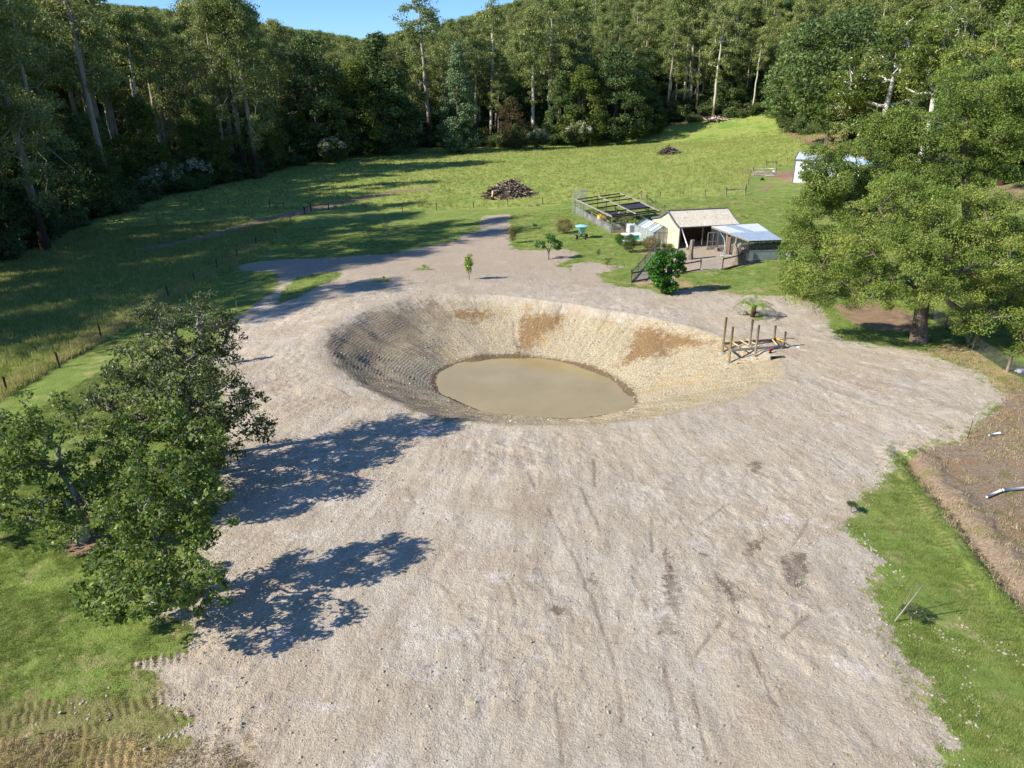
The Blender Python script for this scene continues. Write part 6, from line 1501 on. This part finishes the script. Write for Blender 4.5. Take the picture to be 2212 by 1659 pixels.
# ------------------------------------------------------------------ grass and stones
def tuft(name, n, h, spread, w, mat, seed, bend=.35, heads=False):
    rs = np.random.RandomState(seed); v, f, tone = [], [], []
    for i in range(n):
        a = rs.rand() * 6.283; r = spread * rs.rand() ** .5; x, y = r * math.cos(a), r * math.sin(a); hh = h * rs.uniform(.5, 1.1); b = rs.rand() * 6.283; bx, by = math.cos(b) * hh * bend * rs.rand(), math.sin(b) * hh * bend * rs.rand()
        s = rs.rand() * 6.283; ww = w * rs.uniform(.7, 1.3); dx, dy = math.cos(s) * ww, math.sin(s) * ww; k = len(v); t_ = rs.rand()
        v += [(x - dx, y - dy, -.02), (x + dx, y + dy, -.02), (x + dx * .7 + bx * .5, y + dy * .7 + by * .5, hh * .6), (x - dx * .7 + bx * .5, y - dy * .7 + by * .5, hh * .6), (x + bx + dx * .1, y + by + dy * .1, hh), (x + bx - dx * .1, y + by - dy * .1, hh)]
        f += [(k, k + 1, k + 2, k + 3), (k + 3, k + 2, k + 4, k + 5)]; tone += [t_, t_]
    me = np_mesh(name, v, [f], mat, False); face_attr(me, "tone", tone); return bpy.data.objects.new(name, me)
MGr = {'lawn': leaf_mat("lawn_blades", [(0, S(106, 124, 58)), (.5, S(138, 154, 76)), (1, S(172, 176, 106))], .3, .6, .4, 1.5),
       'long': leaf_mat("paddock_blades", [(0, S(116, 136, 62)), (.5, S(152, 162, 84)), (.8, S(188, 182, 112)), (1, S(212, 200, 142))], .35, .6, .5, .9),
       'dry': leaf_mat("straw_blades", [(0, S(132, 112, 76)), (.5, S(172, 152, 112)), (1, S(206, 188, 150))], .25, .7, .4)}
TL_ = [tuft("lawn_tuft", 26, .07, .17, .007, MGr['lawn'], i, .8) for i in range(3)]
TP_ = [tuft("paddock_tuft", 26, .42 + .1 * i, .32, .014, MGr['long'], 10 + i, .5) for i in range(3)]
TD_ = [tuft("straw_tuft", 26, .10, .2, .008, MGr['dry'], 20 + i, 1.6) for i in range(2)]
rs = np.random.RandomState(77)
def region(n, x0, x1, y0, y1, fn, cap=None):
    x = rs.uniform(x0, x1, n); y = rs.uniform(y0, y1, n); m = np.abs(x) < y * .82 + 9; x, y = x[m], y[m]
    k = fn(x, y); x, y = x[k], y[k]
    if cap: x, y = x[:cap], y[:cap]
    return x, y
noisy = lambda x, y: .45 * fbm(x / .9, y / .9, 71, 4)
def lawn_f(x, y):
    d = sdist(x, y, W_dirt) + noisy(x, y)
    for p in W_islands: d = np.minimum(d, -sdist(x, y, p) - noisy(x, y))
    cmk = cleats(x, y)[0]
    m0 = rs.rand(len(x)) < np.clip(.75 + 1.7 * fbm(x / 1.8, y / 1.8, 79, 4), .08, 1)
    d = d + .9 * sstep(-1.0, .6, sdist(x, y, W_tread)) * (rs.rand(len(x)) < .7)
    m = m0 & ((d < -.05) | ((d < .9) & (rs.rand(len(x)) < .12)))
    m &= (sdist(x, y, W_tread) < .3) | (rs.rand(len(x)) < .5)
    for p in W_pad + [W_yard, W_brown, W_forest] + W_bare: m &= sdist(x, y, p) + noisy(x, y) < 0
    m &= (cmk < .5) | (rs.rand(len(x)) < .35)
    for p in W_straw: m &= (sdist(x, y, p) + noisy(x, y) * 2 < 0) | (rs.rand(len(x)) < .3)
    return m
def cover(name, x, y, protos, smin, smax, label):
    n = len(x); sc = rs.uniform(smin, smax, n)
    return scatter(name, np.stack([x, y, ground_zs(x, y)], 1), protos, rs.randint(0, len(protos), n), np.stack([rs.normal(0, .08, n), rs.normal(0, .08, n), rs.rand(n) * 6.28], 1), sc, label)
x, y = region(260000, -30, 36, 13, 52, lawn_f)
o = cover("lawn_grass", x, y, TL_, .5, 1.1, "short green lawn grass round the bare earth"); print('lawn', len(x))
x, y = region(60000, -40, 60, 52, 120, lawn_f)
cover("far_lawn_grass", x, y, TL_, .9, 1.8, "short green grass of the lawns beyond the pond"); print('lawn2', len(x))
def pad_f(x, y):
    m = np.zeros(len(x), bool)
    for p in W_pad: m |= sdist(x, y, p) > .2
    m &= sdist(x, y, W_forest) < 3
    m &= ldist(x, y, W_track[0]) > 2.6
    return m & (rs.rand(len(x)) < np.clip(.7 + .5 * fbm(x / 6, y / 9, 73, 3), .3, 1))
x, y = region(120000, -110, 5, 30, 130, pad_f)
cover("paddock_grass", x, y, TP_, .6, 1.25, "long seeding grass of the left paddock"); print('pad', len(x))
FL_ = poly_w([(-60,900),(17,848),(129,790),(220,730),(365,640),(560,530),(660,458)])
TS_ = [tuft('seed_tuft', 22, .5, .3, .013, leaf_mat('seed_heads', [(0, S(150, 148, 84)), (1, S(214, 196, 138))], .35), 60 + i, .5) for i in range(2)]
x, y = region(60000, -60, -8, 34, 105, lambda x, y: (sdist(x, y, W_pad[0]) > .25) & (ldist(x, y, FL_) < 1.2 + 7 * np.clip((62 - y) / 25, 0, 1) * (.6 + fbm(x / 4, y / 4, 83, 2))))
cover('fence_line_grass', x, y, TS_, .6, 1.15, 'pale seeding grass along the left fence'); print('seed', len(x))
x, y = region(34000, -80, 110, 112, 290, pad_f)
cover("far_paddock_grass", x, y, TP_, .7, 1.2, "long seeding grass of the far paddock"); print('pad2', len(x))
def dry_f(x, y):
    m = (sdist(x, y, W_brown) > 0) & (rs.rand(len(x)) < .4)
    for p in W_straw: m |= sdist(x, y, p) + noisy(x, y) > 0
    return m & (rs.rand(len(x)) < np.clip(.5 + 1.3 * fbm(x / 2, y / 2, 75, 3), .1, 1))
x, y = region(120000, -25, 50, 10, 60, dry_f)
cover("dry_straw", x, y, TD_, .6, 1.4, "dry straw lying on the brown and bare ground"); print('dry', len(x))
# stones and clods
def clod(i):
    bm = bmesh.new(); bmesh.ops.create_icosphere(bm, subdivisions=1, radius=1); r_ = random.Random(i)
    for v in bm.verts: v.co *= r_.uniform(.65, 1.1); v.co.z *= .7
    me = bpy.data.meshes.new("clod"); bm.to_mesh(me); bm.free(); me.materials.append(MCL[i % len(MCL)]); return bpy.data.objects.new("clod", me)
MCL = [plain("dirt_clod", S(150, 132, 112), S(184, 168, 148), 3, .95), plain("grey_clod", S(120, 112, 104), S(150, 142, 134), 3, .95), plain("pale_stone", S(160, 150, 132), S(186, 174, 154), 3, .9), plain("dirt_clod_b", S(160, 142, 122), S(190, 174, 152), 3, .95)]
CL = [clod(i) for i in range(8)]
def dirt_f(x, y):
    d = sdist(x, y, W_dirt); t_ = pond_t(x, y)[0]
    return (d > -.4) & (t_ > 1.02) & (rs.rand(len(x)) < np.clip(.25 + 1.5 * fbm(x / 3, y / 3, 81, 3) + 1.2 * np.exp(-np.abs(d) / .8), .05, 1))
x, y = region(150000, -24, 34, 13, 50, dirt_f); n = len(x)
scatter("gravel", np.stack([x, y, ground_zs(x, y)], 1), CL, rs.choice([0, 1, 3, 4, 7, 0, 3, 2], n), rs.rand(n, 3) * 6.28, rs.uniform(.010, .035, n) * (1 + 1.3 * (rs.rand(n) < .05)), "loose clods and stones on the bare earth")
# pond bank lumps and the ring of mud at the water
t_ = rs.rand(4200) * 6.283; q = _circ(np.arctan2(np.sin(t_), np.cos(t_)), _wa, _wr) * (1.0 + 1.0 * rs.rand(4200)); x, y = PC[0] + np.cos(t_) * q, PC[1] + np.sin(t_) * q
m = pond_t(x, y)[0] < 1.0; x, y = x[m], y[m]; n = len(x)
MCL2 = plain("clay_lump", S(176, 154, 116), S(204, 186, 148), 3, .95)
for k in range(3):
    c = clod(20 + k); c.data.materials[0] = MCL2; CL.append(c)
scatter("clay_lumps", np.stack([x, y, ground_zs(x, y)], 1), CL[8:], rs.randint(0, 3, n), rs.rand(n, 3) * 6.28, rs.uniform(.012, .04, n) * (1 + 1.8 * (rs.rand(n) < .04)), "clay lumps on the pond's bank")
# pale stones in the right and left lawns
sx, sy = [], []
for (ax, ay), (bx, by), k in (((1700+160,1160),(1950,1260),26),((1990,1330),(2110,1450),34),((2055,1335),(2150,1400),16),((2080,1450),(2115,1560),26),((1950,1345),(2000,1400),14),((2150,1380),(2212,1440),20),((2010,1500),(2200,1640),30),((60,1560),(300,1460),16),((180,1550),(420,1500),20),((300,1620),(420,1560),30),((1560,625),(1700,640),40),((1850,740),(2160,840),60),((2000,960),(2110,900),60),((1880,1040),(1990,950),50)):
    for i in range(k):
        f = rs.rand(); p = hit(ax + (bx - ax) * f + rs.normal(0, 7), ay + (by - ay) * f + rs.normal(0, 6)); sx.append(p.x); sy.append(p.y)
sx, sy = np.array(sx), np.array(sy); n = len(sx)
scatter("lawn_stones", np.stack([sx, sy, ground_zs(sx, sy)], 1), [CL[2], CL[6]], rs.randint(0, 2, n), np.stack([rs.normal(0, .3, n), rs.normal(0, .3, n), rs.rand(n) * 6.28], 1), rs.uniform(.02, .07, n), "pale stones strewn in the grass")
